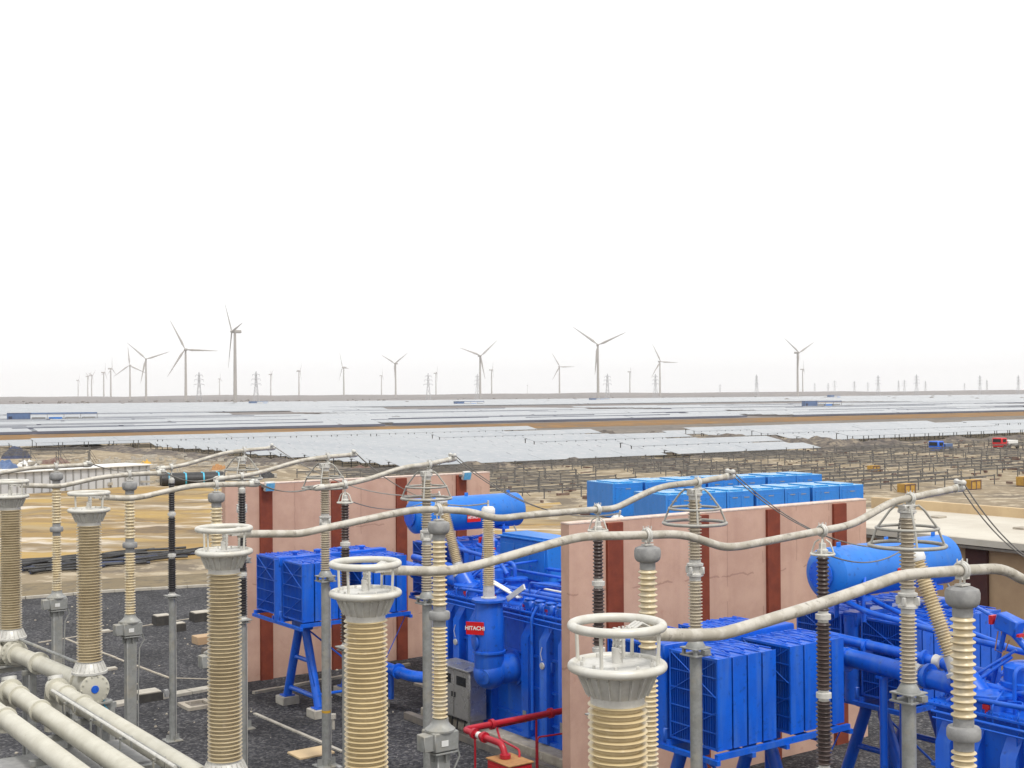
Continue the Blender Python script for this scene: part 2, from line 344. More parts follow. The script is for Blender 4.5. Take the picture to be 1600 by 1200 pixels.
def bushing(ph, px, py, label, zt=None, side='pipe'):
    p = at_t(px, py, T[ph]); p.z = 0
    big = ph in 'AB'
    sg = 48 if big else 32
    t = thing('gas_bushing', label, 'bushing', p, TH, 'cream gas insulated bushings in a row')
    MB().sheds(4.95, 7.93, .212, .272, .0608, seg=sg).build('porcelain', M['porcelain'] if big else M['porcelain_dusty'], t, sharp=60)
    m = MB().lathe([(.235, 7.90), (.245, 7.90), (.245, 7.97), (.255, 7.98), (.30, 8.10), (.335, 8.19), (.40, 8.20), (.41, 8.215), (.41, 8.245), (.395, 8.25), (.05, 8.262)], seg=sg)
    for k in range(20):                     # ribs and bolts round the funnel
        a = 2 * math.pi * k / 20; c, s = math.cos(a), math.sin(a)
        m.box((.292 * c, .292 * s, 8.08), (.07, .011, .2), Matrix.Rotation(a, 3, 'Z') @ Matrix.Rotation(.42, 3, 'Y'))
        m.cyl((.37 * c, .37 * s, 8.175), (.37 * c, .37 * s, 8.205), .012, seg=6)
    for k in range(10):
        a = 2 * math.pi * (k + .3) / 10; m.cyl((.33 * math.cos(a), .33 * math.sin(a), 8.24), (.33 * math.cos(a), .33 * math.sin(a), 8.29), .014, seg=6)
    m.build('top_flange', M['cast'], t, sharp=30)
    for z in (8.235, 8.60): MB().torus((0, 0, z), .41, .043, seg=64 if big else 40, sub=14).build('corona_ring', M['ring'], t)
    for k in range(4):
        a = math.pi / 2 * k + .5
        MB().tube([(.385 * math.cos(a), .385 * math.sin(a), 8.23), (.40 * math.cos(a), .40 * math.sin(a), 8.6)], .017, 8).build('ring_strut', M['ring'], t)
    m = MB().cyl((0, 0, 8.25), (0, 0, 8.40), .05).box((.02, 0, 8.44), (.03, .15, .26), bev=.005).box((.10, 0, 8.52), (.2, .13, .028), bev=.004)
    for iy in range(3):
        for iz in range(4):
            m.cyl((-.012, -.045 + .045 * iy, 8.36 + .055 * iz), (.05, -.045 + .045 * iy, 8.36 + .055 * iz), .013, seg=6)
    for ix in range(4):
        for iy in (-1, 1): m.cyl((.06 + .045 * ix, .04 * iy, 8.50), (.06 + .045 * ix, .04 * iy, 8.575), .012, seg=6)
    m.build('terminal_pad', M['cast'], t)
    m = MB().lathe([(.24, 4.98), (.25, 4.97), (.25, 4.93), (.27, 4.9), (.34, 4.76), (.38, 4.745), (.38, 4.70), (.26, 4.69)], seg=sg)
    for k in range(20):
        a = 2 * math.pi * k / 20; c, s = math.cos(a), math.sin(a)
        m.box((.30 * c, .30 * s, 4.84), (.06, .012, .18), Matrix.Rotation(a, 3, 'Z') @ Matrix.Rotation(-.42, 3, 'Y'))
        m.cyl((.355 * c, .355 * s, 4.745), (.355 * c, .355 * s, 4.775), .012, seg=6)
    m.build('base_flange', M['cast'], t, sharp=30)
    h = MB().cyl((0, -.30, 4.40), (0, .42, 4.40), .27, seg=32).cyl((0, 0, 4.45), (0, 0, 4.70), .25, seg=32)
    h.lathe([(.24, 0), (.32, 0), (.32, .05), (.24, .05)], (0, .42, 4.40), (0, 1, 0), 32)
    h.lathe([(.24, 0), (.29, 0), (.29, .05), (.24, .05)], (0, 0, 4.13), (0, 0, -1), 32)
    hs = h.build('tee_housing', M['gis'], t)
    e = MB().lathe([(.02, .0), (.31, 0), (.32, .01), (.32, .045), (.30, .055), (.0, .065)], (0, -.30, 4.40), (0, -1, 0), 36)
    for k in range(14):
        a = 2 * math.pi * k / 14
        q = Vector((.285 * math.cos(a), -.35, 4.40 + .285 * math.sin(a)))
        e.cyl(q, q + Vector((0, -.03, 0)), .017, seg=6)
    ec = e.build('end_cover', M['gis'], hs)
    MB().lathe([(.0, 0), (.085, 0), (.08, .012), (.0, .014)], (0, -.366, 4.40), (0, -1, 0), 24).build('blue_plug', M['blue'], ec)
    st = MB().box((0, 0, 4.08), (.75, .75, .05), bev=.006).box((0, .05, 3.98), (1.0, .12, .12)).box((0, -.2, 3.98), (1.0, .12, .12))
    for sx in (-.4, .4):
        for sy in (-.22, .22): st.box((sx, sy, 1.96), (.12, .12, 3.92))
        st.tube([(sx, -.22, .6), (sx, .22, 2.2)], .025, 6); st.tube([(sx, .22, 2.2), (sx, -.22, 3.8)], .025, 6)
    st.box((0, 0, .04), (1.1, .75, .08))
    st.build('support_frame', M['galv'], t)
    g = MB().tube([(.18, -.25, 4.10), (.22, -.27, 4.2), (.22, -.27, 4.02), (.3, -.3, 3.9)], .018, 6)
    g.build('earthing_strap', M['cyan'] if ph == 'D' else M['galv'], t)
    return t, p

BL = {}
for ph, px, py, lb in (('A', 964.5, 1035, 'nearest and tallest looking cream bushing in front of the pink wall end'),
                       ('B', 571, 923, 'cream bushing standing in front of the blue radiators by the A-shaped leg'),
                       ('C', 350, 859, 'cream bushing directly left of the pink wall with red columns'),
                       ('D', 139, 797.5, 'cream bushing on a beige tee with a white cover and blue dot'),
                       ('E', 16, 775.5, 'cream bushing cut by the left edge, sandy ground behind'),):
    BL[ph] = bushing(ph, px, py, lb)

def plate(m, z, w=.42, th=.03): m.box((0, 0, z), (w, w, th), bev=.004)

def voltage_transformer(ph, px, py, label):
    q = at_t(px, py, T[ph]); zt = q.z; p = Vector((q.x, q.y, 0))
    t = thing('voltage_transformer', label, 'voltage transformer', p, TH, 'cream voltage transformer posts under the busbars')
    m = MB().box((0, 0, 2.22), (.26, .26, 4.36), bev=.02)
    plate(m, .02, .5, .04); plate(m, 4.42, .46, .03)
    for a in range(4):
        c, s = math.cos(a * math.pi / 2), math.sin(a * math.pi / 2)
        m.box((.19 * c, .19 * s, .14), (.012 if c == 0 else .14, .012 if s == 0 else .14, .2))
        m.box((.16 * c, .16 * s, 4.32), (.012 if abs(c) < .1 else .1, .012 if abs(s) < .1 else .1, .16))
    m.build('column', M['galv'], t)
    m = MB().box((0, 0, 4.62), (.50, .46, .34), bev=.02).lathe([(.27, 4.78), (.27, 4.81), (.20, 4.86), (.15, 4.93), (.15, 4.99)], seg=24)
    m.box((-.34, -.05, 4.62), (.2, .26, .28), bev=.012)
    b = m.build('base_tank', M['galv'], t)
    MB().box((-.05, -.236, 4.6), (.14, .012, .1)).build('rating_plate', M['white'], b)
    MB().tube([(.26, -.1, 4.55), (.33, -.12, 4.3), (.2, -.14, 4.1), (.16, -.14, 3.2), (.15, -.14, 1.0), (.15, -.14, .1)], .018, 6).build('conduit', M['galv'], t)
    MB().sheds(4.99, 6.62, .105, .142, .072, seg=28).build('insulator', M['porcelain_pale'], t, sharp=60)
    MB().lathe([(.10, 6.60), (.115, 6.61), (.115, 6.72), (.175, 6.73), (.19, 6.76), (.19, 6.84), (.175, 6.87), (.115, 6.88), (.115, 6.97), (.10, 6.98)], seg=28).build('flange_joint', M['cap'], t)
    MB().sheds(6.97, 8.14, .105, .142, .084, seg=28).build('insulator', M['porcelain_pale'], t, sharp=60)
    MB().lathe([(.10, 8.12), (.115, 8.13), (.115, 8.23), (.155, 8.245), (.185, 8.28), (.195, 8.33), (.195, 8.40), (.18, 8.44), (.12, 8.465), (.03, 8.47)], seg=28).build('cap', M['cap'], t)
    m = MB()
    for s in (-.035, .035): m.cyl((s, 0, 8.46), (s, 0, zt - .05), .014, seg=8)
    m.box((0, 0, 8.49), (.16, .1, .02)); clamp(m, zt); m.box((0, 0, zt - .085), (.15, .09, .03))
    m.build('tube_clamp', M['cast'], t)
    return q

CV = {}
for ph, px, py, lb in (('A', 1503.5, 891, 'cream post with grey cap, nearest of its kind, in front of the right transformer'),
                       ('B', 1011.5, 836, 'cream post with grey cap in front of the near pink wall'),
                       ('C', 685.5, 796, 'cream post with grey cap and box, left of the stainless cabinet'),
                       ('D', 338, 757, 'cream post with grey cap rising just behind the third bushing'),
                       ('E', 202.5, 741, 'slim cream post on the gravel, between the blue-dot bushing and the black arrester'),
                       ('F', 88, 729, 'slim cream post farthest left, between the two left bushings')):
    CV[ph] = voltage_transformer(ph, px, py, lb)

def arrester(ph, px, py, label, col, bell=True):
    q = at_t(px, py, T[ph]); zt = q.z; p = Vector((q.x, q.y, 0)); ztop = 8.02
    t = thing('surge_arrester', label, 'surge arrester', p, TH, 'dark surge arresters under the busbars')
    m = MB().cyl((0, 0, 0), (0, 0, 4.5), .10, seg=20)
    plate(m, .02, .5, .04); plate(m, 4.5, .40, .03); plate(m, 4.43, .34, .02)
    for a in range(4):
        c, s = math.cos(a * math.pi / 2), math.sin(a * math.pi / 2)
        m.box((.15 * c, .15 * s, .12), (.012 if abs(c) < .1 else .12, .012 if abs(s) < .1 else .12, .16))
    col_ = m.build('column', M['galv'], t)
    MB().box((.115, 0, 2.2), (.012, .05, 4.2)).build('earth_strip', M['cast'], col_)
    m = MB().box((-.2, 0, 1.5), (.12, .16, .22), bev=.01).box((-.12, 0, 1.5), (.08, .06, .04))
    m.build('surge_counter', M['cap'], t)
    for z0, z1, rs in ((4.62, 5.66, .133), (5.84, 6.94, .122), (7.12, ztop, .105)):
        MB().sheds(z0, z1, rs * .74, rs, .068, seg=24).build('insulator', col, t, sharp=60)
    for z in (5.75, 7.03):
        MB().lathe([(.07, z - .1), (.085, z - .1), (.085, z - .05), (.125, z - .04), (.125, z + .04), (.085, z + .05), (.085, z + .1), (.07, z + .1)], seg=24).build('flange_joint', M['cast'], t)
    MB().lathe([(.08, 4.5), (.13, 4.51), (.13, 4.54), (.09, 4.57), (.09, 4.63)], seg=20).build('base_flange', M['cast'], t)
    m = MB().lathe([(.08, ztop - .02), (.09, ztop), (.09, ztop + .1), (.06, ztop + .12), (.06, ztop + .2), (.03, ztop + .22)], seg=20)
    m.cyl((0, 0, ztop + .2), (0, 0, zt - .05), .018, seg=8); clamp(m, zt)
    m.build('top_terminal', M['cast'], t)
    if bell:
        g = MB().torus((0, 0, ztop + .03), .185, .022, seg=32, sub=8).build('grading_ring', M['ring'], t)
        for k in range(4):
            a = k * math.pi / 2 + .6
            MB().tube([(.185 * math.cos(a), .185 * math.sin(a), ztop + .03), (.12 * math.cos(a), .12 * math.sin(a), ztop + .22), (.05 * math.cos(a), .05 * math.sin(a), ztop + .27)], .015, 6).build('ring_strut', M['ring'], g)
    return q
AR = {}
for ph, px, py, lb, c, bl in (('B', 1285, 829, 'dark brown arrester with small ring in front of the right conservator', M['brown_porcelain'], True),
                              ('C', 934, 796, 'dark arrester beside the first red column of the near wall', M['brown_porcelain'], True),
                              ('D', 539, 757, 'dark brown arrester with small ring behind the tall cream bushing with blue backdrop', M['brown_porcelain'], True),
                              ('E', 378, 744, 'dark arrester at the left end of the far pink wall', M['black_polymer'], False),
                              ('F', 268, 730, 'slim smooth black arrester standing alone on the gravel', M['black_polymer'], False)):
    AR[ph] = arrester(ph, px, py, lb, c, bl)

def ring_post(ph, px, py, label, band):
    q = at_t(px, py, T[ph]); zt = q.z; p = Vector((q.x, q.y, 0)); zb = 5.36
    t = thing('post_insulator', label, 'post insulator', p, TH, 'post insulators with conical double rings')
    m = MB().cyl((0, 0, 0), (0, 0, zb - .05), .125, seg=24); plate(m, .02, .62, .04)
    for a in range(4):
        c, s = math.cos(a * math.pi / 2), math.sin(a * math.pi / 2)
        m.box((.2 * c, .2 * s, .14), (.012 if abs(c) < .1 else .18, .012 if abs(s) < .1 else .18, .2))
    for k in range(7): m.box((.145, 0, .6 + k * .72), (.03, .06, .03))
    cl = m.build('column', M['galv'], t)
    MB().lathe([(.126, 0), (.1295, 0), (.1295, .07), (.126, .07)], (0, 0, 1.55), seg=24).build('phase_band', band, cl)
    MB().box((.165, .02, 2.6), (.01, .03, 5.1)).build('earth_strip', M['cast'], cl)
    m = MB(); plate(m, zb - .02, .46, .035); plate(m, zb + .12, .46, .03)
    for sx in (-.17, .17):
        for sy in (-.17, .17): m.box((sx, sy, zb + .05), (.06, .06, .14))
    m.lathe([(.2, zb + .13), (.2, zb + .16), (.14, zb + .26), (.12, zb + .3)], seg=20)
    m.box((.05, -.24, zb + .06), (.16, .12, .08))
    m.build('base_bracket', M['galv'], t)
    MB().sheds(zb + .29, 6.86, .108, .148, .066, seg=28).build('insulator', M['porcelain_grey'], t, sharp=60)
    m = MB().lathe([(.1, 6.84), (.12, 6.85), (.12, 6.93), (.17, 6.95), (.17, 6.99), (.12, 7.02), (.12, 7.14), (.17, 7.16), (.17, 7.2), (.12, 7.22), (.12, 7.28), (.1, 7.29)], seg=24)
    for k in range(4):
        a = k * math.pi / 2 + .3; m.box((.16 * math.cos(a), .16 * math.sin(a), 7.07), (.1, .06, .15), Matrix.Rotation(a, 3, 'Z'), bev=.012)
    m.build('flange_joint', M['cast'], t)
    MB().sheds(7.28, 8.52, .104, .143, .066, seg=28).build('insulator', M['porcelain_grey'], t, sharp=60)
    m = MB().lathe([(.1, 8.50), (.12, 8.51), (.12, 8.58), (.16, 8.6), (.16, 8.64), (.1, 8.65)], seg=24).box((0, 0, 8.69), (.30, .16, .09), bev=.012)
    m.box((.1, 0, 8.74), (.09, .13, .06)).cyl((.1, 0, 8.7), (.1, 0, zt - .05), .026, seg=10)
    m2 = MB(); clamp(m2, zt); 
    bmesh.ops.translate(m2.bm, verts=m2.bm.verts, vec=(.1, 0, 0))
    me = bpy.data.meshes.new('tmp'); m2.bm.to_mesh(me); m2.bm.free(); m.bm.from_mesh(me); bpy.data.meshes.remove(me)
    m.build('head_bracket', M['cast'], t)
    for R, z in ((.52, 8.33), (.64, 8.03)):
        MB().torus((0, 0, z), R, .027 if R < .6 else .034, seg=48, sub=10).build('grading_ring', M['ring_dull'], t)
    for k in range(4):
        a = k * math.pi / 2 + .9; c, s = math.cos(a), math.sin(a)
        MB().tube([(.1 * c, .1 * s, 8.70), (.2 * c, .2 * s, 8.72), (.30 * c, .30 * s, 8.63), (.52 * c, .52 * s, 8.33), (.64 * c, .64 * s, 8.03)], .021, 8).build('ring_strut', M['ring_dull'], t)
    return q
RP = {}
for ph, px, py, lb, bd in (('B', 1417, 779, 'double-ringed post in front of the right blue conservator', M['cyan']),
                           ('C', 1085, 754, 'double-ringed post in front of the near pink wall', M['cyan']),
                           ('D', 666, 726, 'double-ringed post left of the far blue conservator', M['cyan']),
                           ('E', 507.5, 714, 'double-ringed post in the middle of the far pink wall, yellow band below', M['yellow']),
                           ('F', 377.5, 704, 'double-ringed post at the left end of the far wall, farthest back', M['yellow'])):
    RP[ph] = ring_post(ph, px, py, lb, bd)

# ---- busbar tubes: image points read along each phase plane, turned into real points of that plane
def busbar(ph, pts, label, start=None, ext=None, cap=True, r=.062):
    w = [at_t(x, y, T[ph]) for x, y in pts]
    if start is not None: w = [start] + w
    if ext: w += ext
    path = bend(w, .55, 5)
    t = thing('busbar', label, 'busbar', w[0], 0, 'pale aluminium busbar tubes')
    o = w[0]; loc = [p - o for p in path]
    MB().tube(loc, r, 16).build('tube', M['alu'], t)
    if cap:
        for a, b in ((loc[-2], loc[-1]), (loc[1], loc[0])):
            if start is not None and b == loc[0]: continue
            d = (b - a).normalized()
            MB().lathe([(r * .5, -.16), (r + .012, -.15), (r + .016, -.02), (r * 1.25, .02), (r * 1.2, .07), (r * .8, .12), (.01, .14)], b, d, 16).build('end_ball', M['ring'], t)
    if start is not None:                    # flat expansion joint at the bushing terminal
        d = (loc[1] - loc[0]).normalized()
        m = MB().box(loc[0] + d * .02, (.30, .12, .04), Matrix.Rotation(TH, 3, 'Z'))
        for k in (-1, 0, 1):
            s = Vector((-ST, CT, 0)) * .045 * k
            m.tube([loc[0] + s - d * .12 + Vector((0, 0, .02)), loc[0] + s + d * .02 + Vector((0, 0, .10)), loc[0] + s + d * .2 + Vector((0, 0, .04))], .014, 6)
        m.build('expansion_joint', M['cast'], t)
    return [p for p in w]

def term(ph):                                # terminal pad of a bushing
    p = BL[ph][1]; s, t = ST_of(p); return P(s + .24, t, 8.50)
bA0 = [(1075, 993), (1125, 991), (1158, 982), (1300, 938), (1405, 900), (1428, 897), (1503.5, 891), (1568, 888)]
ps = at_t(1568, 888, T['A']); sA, _ = ST_of(ps)
BUS = {}
BUS['A'] = busbar('A', bA0, 'nearest busbar, sloping up to the right edge of the picture', term('A'),
                  [P(sA + .5, T['A'], ps.z - .22), P(sA + 1.8, T['A'], ps.z - .10), P(sA + 3.2, T['A'], ps.z - .02)])
BUS['B'] = busbar('B', [(700, 893), (752, 882), (875, 846), (912, 838), (1011.5, 836), (1066, 834), (1130, 855), (1155, 854), (1285, 829), (1330, 821), (1392, 785), (1417, 779), (1500, 762)],
                  'long busbar from the second bushing across the near pink wall', term('B'))
BUS['C'] = busbar('C', [(470, 834), (500, 827), (617, 802), (650, 796.5), (685.5, 796), (735, 799), (775, 811), (814, 806), (934, 796), (960, 795), (1030, 760), (1085, 754), (1141, 744)],
                  'long busbar from the third bushing, passing the two blue conservators', term('C'))
BUS['D'] = busbar('D', [(200, 779), (225, 776), (262, 767), (300, 759), (338, 757), (398, 756)], 'short busbar from the blue-dot bushing to the left end of the far wall', term('D'))
BUS['D2'] = busbar('D', [(497, 762), (539, 757), (575, 749), (622, 733), (640, 729), (666, 726), (707, 717)], 'raised busbar in front of the middle of the far pink wall')
BUS['E'] = busbar('E', [(92, 760), (112, 756), (155, 746), (202.5, 741), (253, 739)], 'short busbar from the leftmost bushing over sandy ground', term('E'))
BUS['E2'] = busbar('E', [(341, 748), (378, 744), (405, 739), (468, 720), (507.5, 714), (553, 710.5)], 'raised busbar over the left half of the far pink wall')
pF = P(9.2, T['F'], 8.46)
BUS['F'] = busbar('F', [(47, 731), (88, 729), (138, 726)], 'busbar entering at the left edge above the white shed', pF)
BUS['F2'] = busbar('F', [(250, 732), (268, 730), (290, 726), (350, 708), (377.5, 704), (425, 700)], 'farthest raised busbar above the black pipe bundle')

def cable_pair(name, a, b, d, label, gap=.32, r=.013, spacer=True):
    a = Vector(a); b = Vector(b); n = Vector((b.y - a.y, a.x - b.x, 0)).normalized() * gap / 2
    t = thing(name, label, 'cable', a, 0, 'twin conductors between tubes and bushings')
    for s in (-1, 1):
        MB().tube([p - a for p in sag(a + n * s, b + n * s * .5, d)], r, 6).build('strand', M['cable'], t)
    m = MB().box((0, 0, .0), (.1, .34, .05), Matrix.Rotation(math.atan2((b - a).y, (b - a).x), 3, 'Z'))
    for s in (-1, 1): m.ball(n * s, .055, 10, 6)
    m.build('terminal_clamp', M['cast'], t)
    return t
for ph, lb in (('D', 'slack twin loop left of the middle busbar, over the far wall'),
               ('E', 'slack twin loop beside the black arrester'),
               ('F', 'slack twin loop over the white shed roof')):
    cable_pair('flexible_link', BUS[ph][-1] + Vector((0, 0, .06)), BUS[ph + '2'][0] + Vector((0, 0, .06)), .2, lb, .2)
# ================================================================ gas insulated pipes, lower left
def gis_pipe(s, t0, t1, z, label, r=.178, elbow=True):
    th = thing('gas_duct', label, 'gas duct', P(s, t0, 0), TH, 'beige gas ducts running side by side')
    L = t1 - t0
    m = MB().cyl((0, 0, z), (0, L, z), r, seg=28)
    m.build('pipe', M['gis'], th)
    k = 0
    for y in [L - .5, L - 1.6 - .4 * (s < 7.5)]:
        MB().lathe([(r * .9, -.04), (r + .04, -.04), (r + .04, -.006), (r + .025, .0), (r + .04, .006), (r + .04, .04), (r * .9, .04)], (0, y, z), (0, 1, 0), 28).build('flange', M['gis'], th)
    if elbow:                                # elbow head at the far end, turning down
        m = MB().tube(bend([(0, L - .02, z), (0, L + .42, z), (0, L + .42, z - .9)], .4, 8), r, 24).ball((0, L + .25, z + .03), r * 1.18, 20, 10)
        e = m.build('elbow', M['gis'], th)
        MB().lathe([(.12, 0), (r + .07, 0), (r + .07, .06), (.12, .06)], (0, L + .1, z), (0, 1, 0), 28).build('flange', M['gis'], e)
        MB().lathe([(.05, 0), (.15, 0), (.15, .07), (.05, .08)], (0, L + .25, z + .2), (0, .3, 1), 20).build('cover', M['cast'], e)
    for y in (L * .2, L * .75):
        s_ = MB().box((0, y, z - r - .06), (.5, .14, .1)).box((-.2, y, (z - r - .1) / 2), (.09, .09, z - r - .1)).box((.2, y, (z - r - .1) / 2), (.09, .09, z - r - .1)).box((0, y, .03), (.6, .25, .06))
        s_.build('support', M['galv'], th)
    return th
_, tC = ST_of(BL['C'][1]); _, tB = ST_of(BL['B'][1]); _, tA = ST_of(BL['A'][1])
gis_pipe(7.95, tC + .42, 27.1, 4.6, 'beige duct nearest the yard, running to the third bushing')
gis_pipe(7.15, tB + .42, 27.6, 4.6, 'beige duct in the middle of the three at lower left')
gis_pipe(6.45, tA + .42, 27.4, 4.6, 'beige duct nearest the corner at lower left')
# link duct between the two left bushings
sD, tD = ST_of(BL['D'][1]); sE, tE = ST_of(BL['E'][1])
t = thing('gas_duct', 'beige duct joining the blue-dot tee to the leftmost bushing', 'gas duct', P(sD, tD + .44, 0), TH, None)
d = P(sE, tE - .3, 4.4) - P(sD, tD + .44, 4.4); dl = Vector((CT * d.x + ST * d.y, -ST * d.x + CT * d.y, 0))
MB().cyl((0, 0, 4.4), Vector((0, 0, 4.4)) + dl, .19, seg=28).build('pipe', M['gis'], t)
for k, c in ((.0, M['wood']), (.62, M['gis']), (.95, M['gis'])):
    MB().lathe([(.18, -.05), (.26, -.05), (.26, .05), (.18, .05)], Vector((0, 0, 4.4)) + dl * k, dl, 28).build('flange', c, t)
MB().tube([Vector((.12, -.1, 4.72)), Vector((.12, .2, 4.72)), Vector((.12, 0, 4.72)) + dl], .035, 10).build('conduit', M['galv'], t)
MB().tube([Vector((.22, .1, 4.66)), Vector((.22, 0, 4.66)) + dl], .02, 8).build('conduit', M['galv'], t)
for k in (.3, .7):
    q = Vector((0, 0, 0)) + dl * k
    MB().box(q + Vector((0, 0, 4.14)), (.5, .14, .1)).box(q + Vector((0, 0, 2.05)), (.12, .12, 4.1)).box(q + Vector((0, 0, .03)), (.4, .4, .06)).build('support', M['galv'], t)
# tee of the leftmost bushing goes on to the left
t = thing('gas_duct', 'short beige duct stub behind the leftmost bushing', 'gas duct', P(sE - 1.6, tE - .1, 0), TH)
MB().cyl((0, 0, 4.4), (1.35, 0, 4.4), .2, seg=28).build('pipe', M['gis'], t)
for x in (.5, .75, 1.25): MB().lathe([(.18, -.04), (.26, -.04), (.26, .04), (.18, .04)], (x, 0, 4.4), (1, 0, 0), 28).build('flange', M['gis'], t)
MB().box((.2, 0, 2.08), (.12, .12, 4.16)).box((.2, 0, 4.17), (.5, .3, .06)).build('support', M['galv'], t)
# thin conduit with brackets on top of the ducts
t = thing('control_conduit', 'thin grey conduit clipped between the beige ducts', 'conduit', P(7.55, 19.6, 0), TH)
MB().tube([(0, 0, 4.83), (0, 6.6, 4.83)], .03, 8).build('conduit', M['cast'], t)
MB().tube([(.09, 0, 4.80), (.09, 6.6, 4.80)], .018, 8).build('conduit', M['galv'], t)
for y in (.8, 2.4, 4.0, 5.6): MB().box((.04, y, 4.77), (.22, .05, .04)).box((.14, y, 4.68), (.02, .05, .2)).box((-.06, y, 4.68), (.02, .05, .2)).build('clip', M['galv'], t)
# steel platform at the corner
t = thing('steel_platform', 'grey steel support frame under the ducts at lower left', 'steel frame', P(6.9, 22.4, 0), TH)
m = MB()
for y in (0, 1.9):
    m.box((.2, y, 4.05), (2.6, .14, .16))
    for x in (-.95, 1.35): m.box((x, y, 1.98), (.14, .14, 3.96))
m.build('beam', M['galv'], t)
MB().box((.2, .95, 4.15), (2.4, 1.7, .03)).build('grating', M['cap'], t)

# ================================================================ fire walls
def fire_wall(s0, s1, tc, h, cols, label):
    L = s1 - s0; th = .34
    t = thing('fire_wall', label, 'wall', P(s0, tc, 0), TH)
    edges = [0] + [c for a in cols for c in a] + [L]
    MB().box((L / 2, th / 2, h / 2), (L, th, h)).build('plaster_panel', M['pink'], t)
    MB().box((L / 2, th / 2, h + .022), (L + .02, th + .02, .05), bev=.01).build('coping', M['coping'], t)
    for a, b in cols:
        MB().box(((a + b) / 2, -.045, (h - .03) / 2), (b - a, .12, h - .03), bev=.008).build('column', M['redbrown'], t)
        MB().box(((a + b) / 2, th + .045, (h - .03) / 2), (b - a, .12, h - .03), bev=.008).build('column', M['redbrown'], t)
    return t
def s_at(px, py, t): return ST_of(at_t(px, py, t))[0]
W2T, W1T = 25.8, 44.6
s20 = s_at(889, 818, W2T); s21 = s_at(1353, 780, W2T)
w2 = fire_wall(s20, s21, W2T, 7.33, [(s_at(a, 800, W2T) - s20, s_at(b, 800, W2T) - s20) for a, b in ((946, 970), (1086, 1104), (1196, 1215), (1300, 1319))], 'near pink wall with red-brown columns, between the two blue transformers')
s10 = s_at(352, 770, W1T); s11 = s_at(765, 740, W1T)
w1 = fire_wall(s10, s11, W1T, 7.36, [(s_at(a, 760, W1T) - s10, s_at(b, 760, W1T) - s10) for a, b in ((405, 424), (517, 533), (618, 634), (712, 727))], 'far pink wall with red-brown columns behind the left transformer')
for px, py, lb in ((421, 760, 'square blue floodlight on the left column of the far wall'), (729, 743, 'square blue-grey floodlight on the right column of the far wall')):
    q = at_t(px, py, W1T - .35); s, tt = ST_of(q)
    t = thing('floodlight', lb, 'floodlight', q, TH)
    MB().box((0, 0, 0), (.40, .14, .36), Matrix.Rotation(.3, 3, 'X'), bev=.02).build('housing', M['cast'], t)
    MB().box((0, -.082, -.025), (.34, .012, .30), Matrix.Rotation(.3, 3, 'X')).build('glass', M['flood'], t)
    MB().box((-.215, .06, .0), (.02, .2, .06)).box((.215, .06, 0), (.02, .2, .06)).box((0, .19, 0), (.46, .05, .07)).build('bracket', M['galv'], t)

# ================================================================ transformers
def sign(parent, loc, rot, w, h, txt, name='red_sign'):
    o = MB().box((0, 0, 0), (w, h, .012), bev=.003).build(name, M['signred'], parent, loc)
    o.rotation_euler = rot
    lettering(txt, h * .42, M['white'], o, (0, 0, .008), (0, 0, 0), .002, bold=.03)
    return o

def radiator(parent, x, y0, y1, z0, z1, w=.40, rod=False):
    m = MB(); n = 20
    for i in range(n + 1):
        y = y0 + (y1 - y0) * i / n
        m.box((x, y, (z0 + z1) / 2), (w, .012 if 0 < i < n else .03, z1 - z0 - .06))
    for z in (z0 + .06, z1 - .06): m.cyl((x, y0, z), (x, y1, z), .06, seg=12)
    m.box((x, (y0 + y1) / 2, z1 - .03), (w * .95, y1 - y0, .02))
    m.box((x, (y0 + y1) / 2, z0 + .02), (w * .95, y1 - y0, .02))
    m.box((x, y0 - .012, (z0 + z1) / 2), (w, .015, z1 - z0), bev=.004)
    o = m.build('radiator', M['blue'], parent)
    m = MB()
    for sx in (-1, 1): m.tube([(x - sx * w * .42, y0 + .1, z1 + .015), (x, (y0 + y1) / 2, z1 + .05), (x + sx * w * .42, y1 - .1, z1 + .015)], .014, 5)
    m.box((x, y0 + .35, z1 + .03), (.03, .12, .05)).box((x, y1 - .3, z1 + .03), (.03, .12, .05))
    m.build('lifting_rod', M['blue'], o)
    if rod:
        m = MB(); xe = x - w / 2 - .012; hz = z1 - z0
        for k in range(1, 5): m.box((xe, (y0 + y1) / 2, z0 + hz * k / 5 - .02), (.014, y1 - y0, .026))
        m.tube([(xe - .01, y0 + .02, z1 - .05), (xe - .01, y1 - .04, z1 - hz * .45)], .012, 5); m.tube([(xe - .01, y0 + .02, z0 + hz * .42), (xe - .01, y1 - .04, z0 + .06)], .012, 5)
        m.tube([(xe - .01, y1 - .04, z1 - .05), (xe - .01, y0 + .02, z1 - hz * .42)], .012, 5)
        for yy in (y0, y1): m.box((xe, yy, (z0 + z1) / 2), (.016, .05, hz))
        for zz in (z0 + .03, z1 - .03): m.box((xe, (y0 + y1) / 2, zz), (.016, y1 - y0, .05))
        m.build('brace', M['blue'], o)
    return o

def a_frame(parent, x, y0, y1, ztop):
    m = MB(); yc = (y0 + y1) / 2
    m.box((x, yc, ztop - .16), (.36, .95, .36), bev=.03)
    for s, ye in ((-1, y0), (1, y1)):
        m.tube([(x, yc + s * .22, ztop - .1), (x, yc + s * .30, ztop - .5), (x, ye, .3)], .15, 14)
        m.box((x, ye, .31), (.4, .4, .04))
    m.tube([(x, yc - .62, 1.75), (x, yc + .62, 1.75)], .075, 10)
    m.tube([(x, y0 + .18, .62), (x, y1 - .18, .62)], .085, 10)
    return m.build('leg_frame', M['blue'], parent)

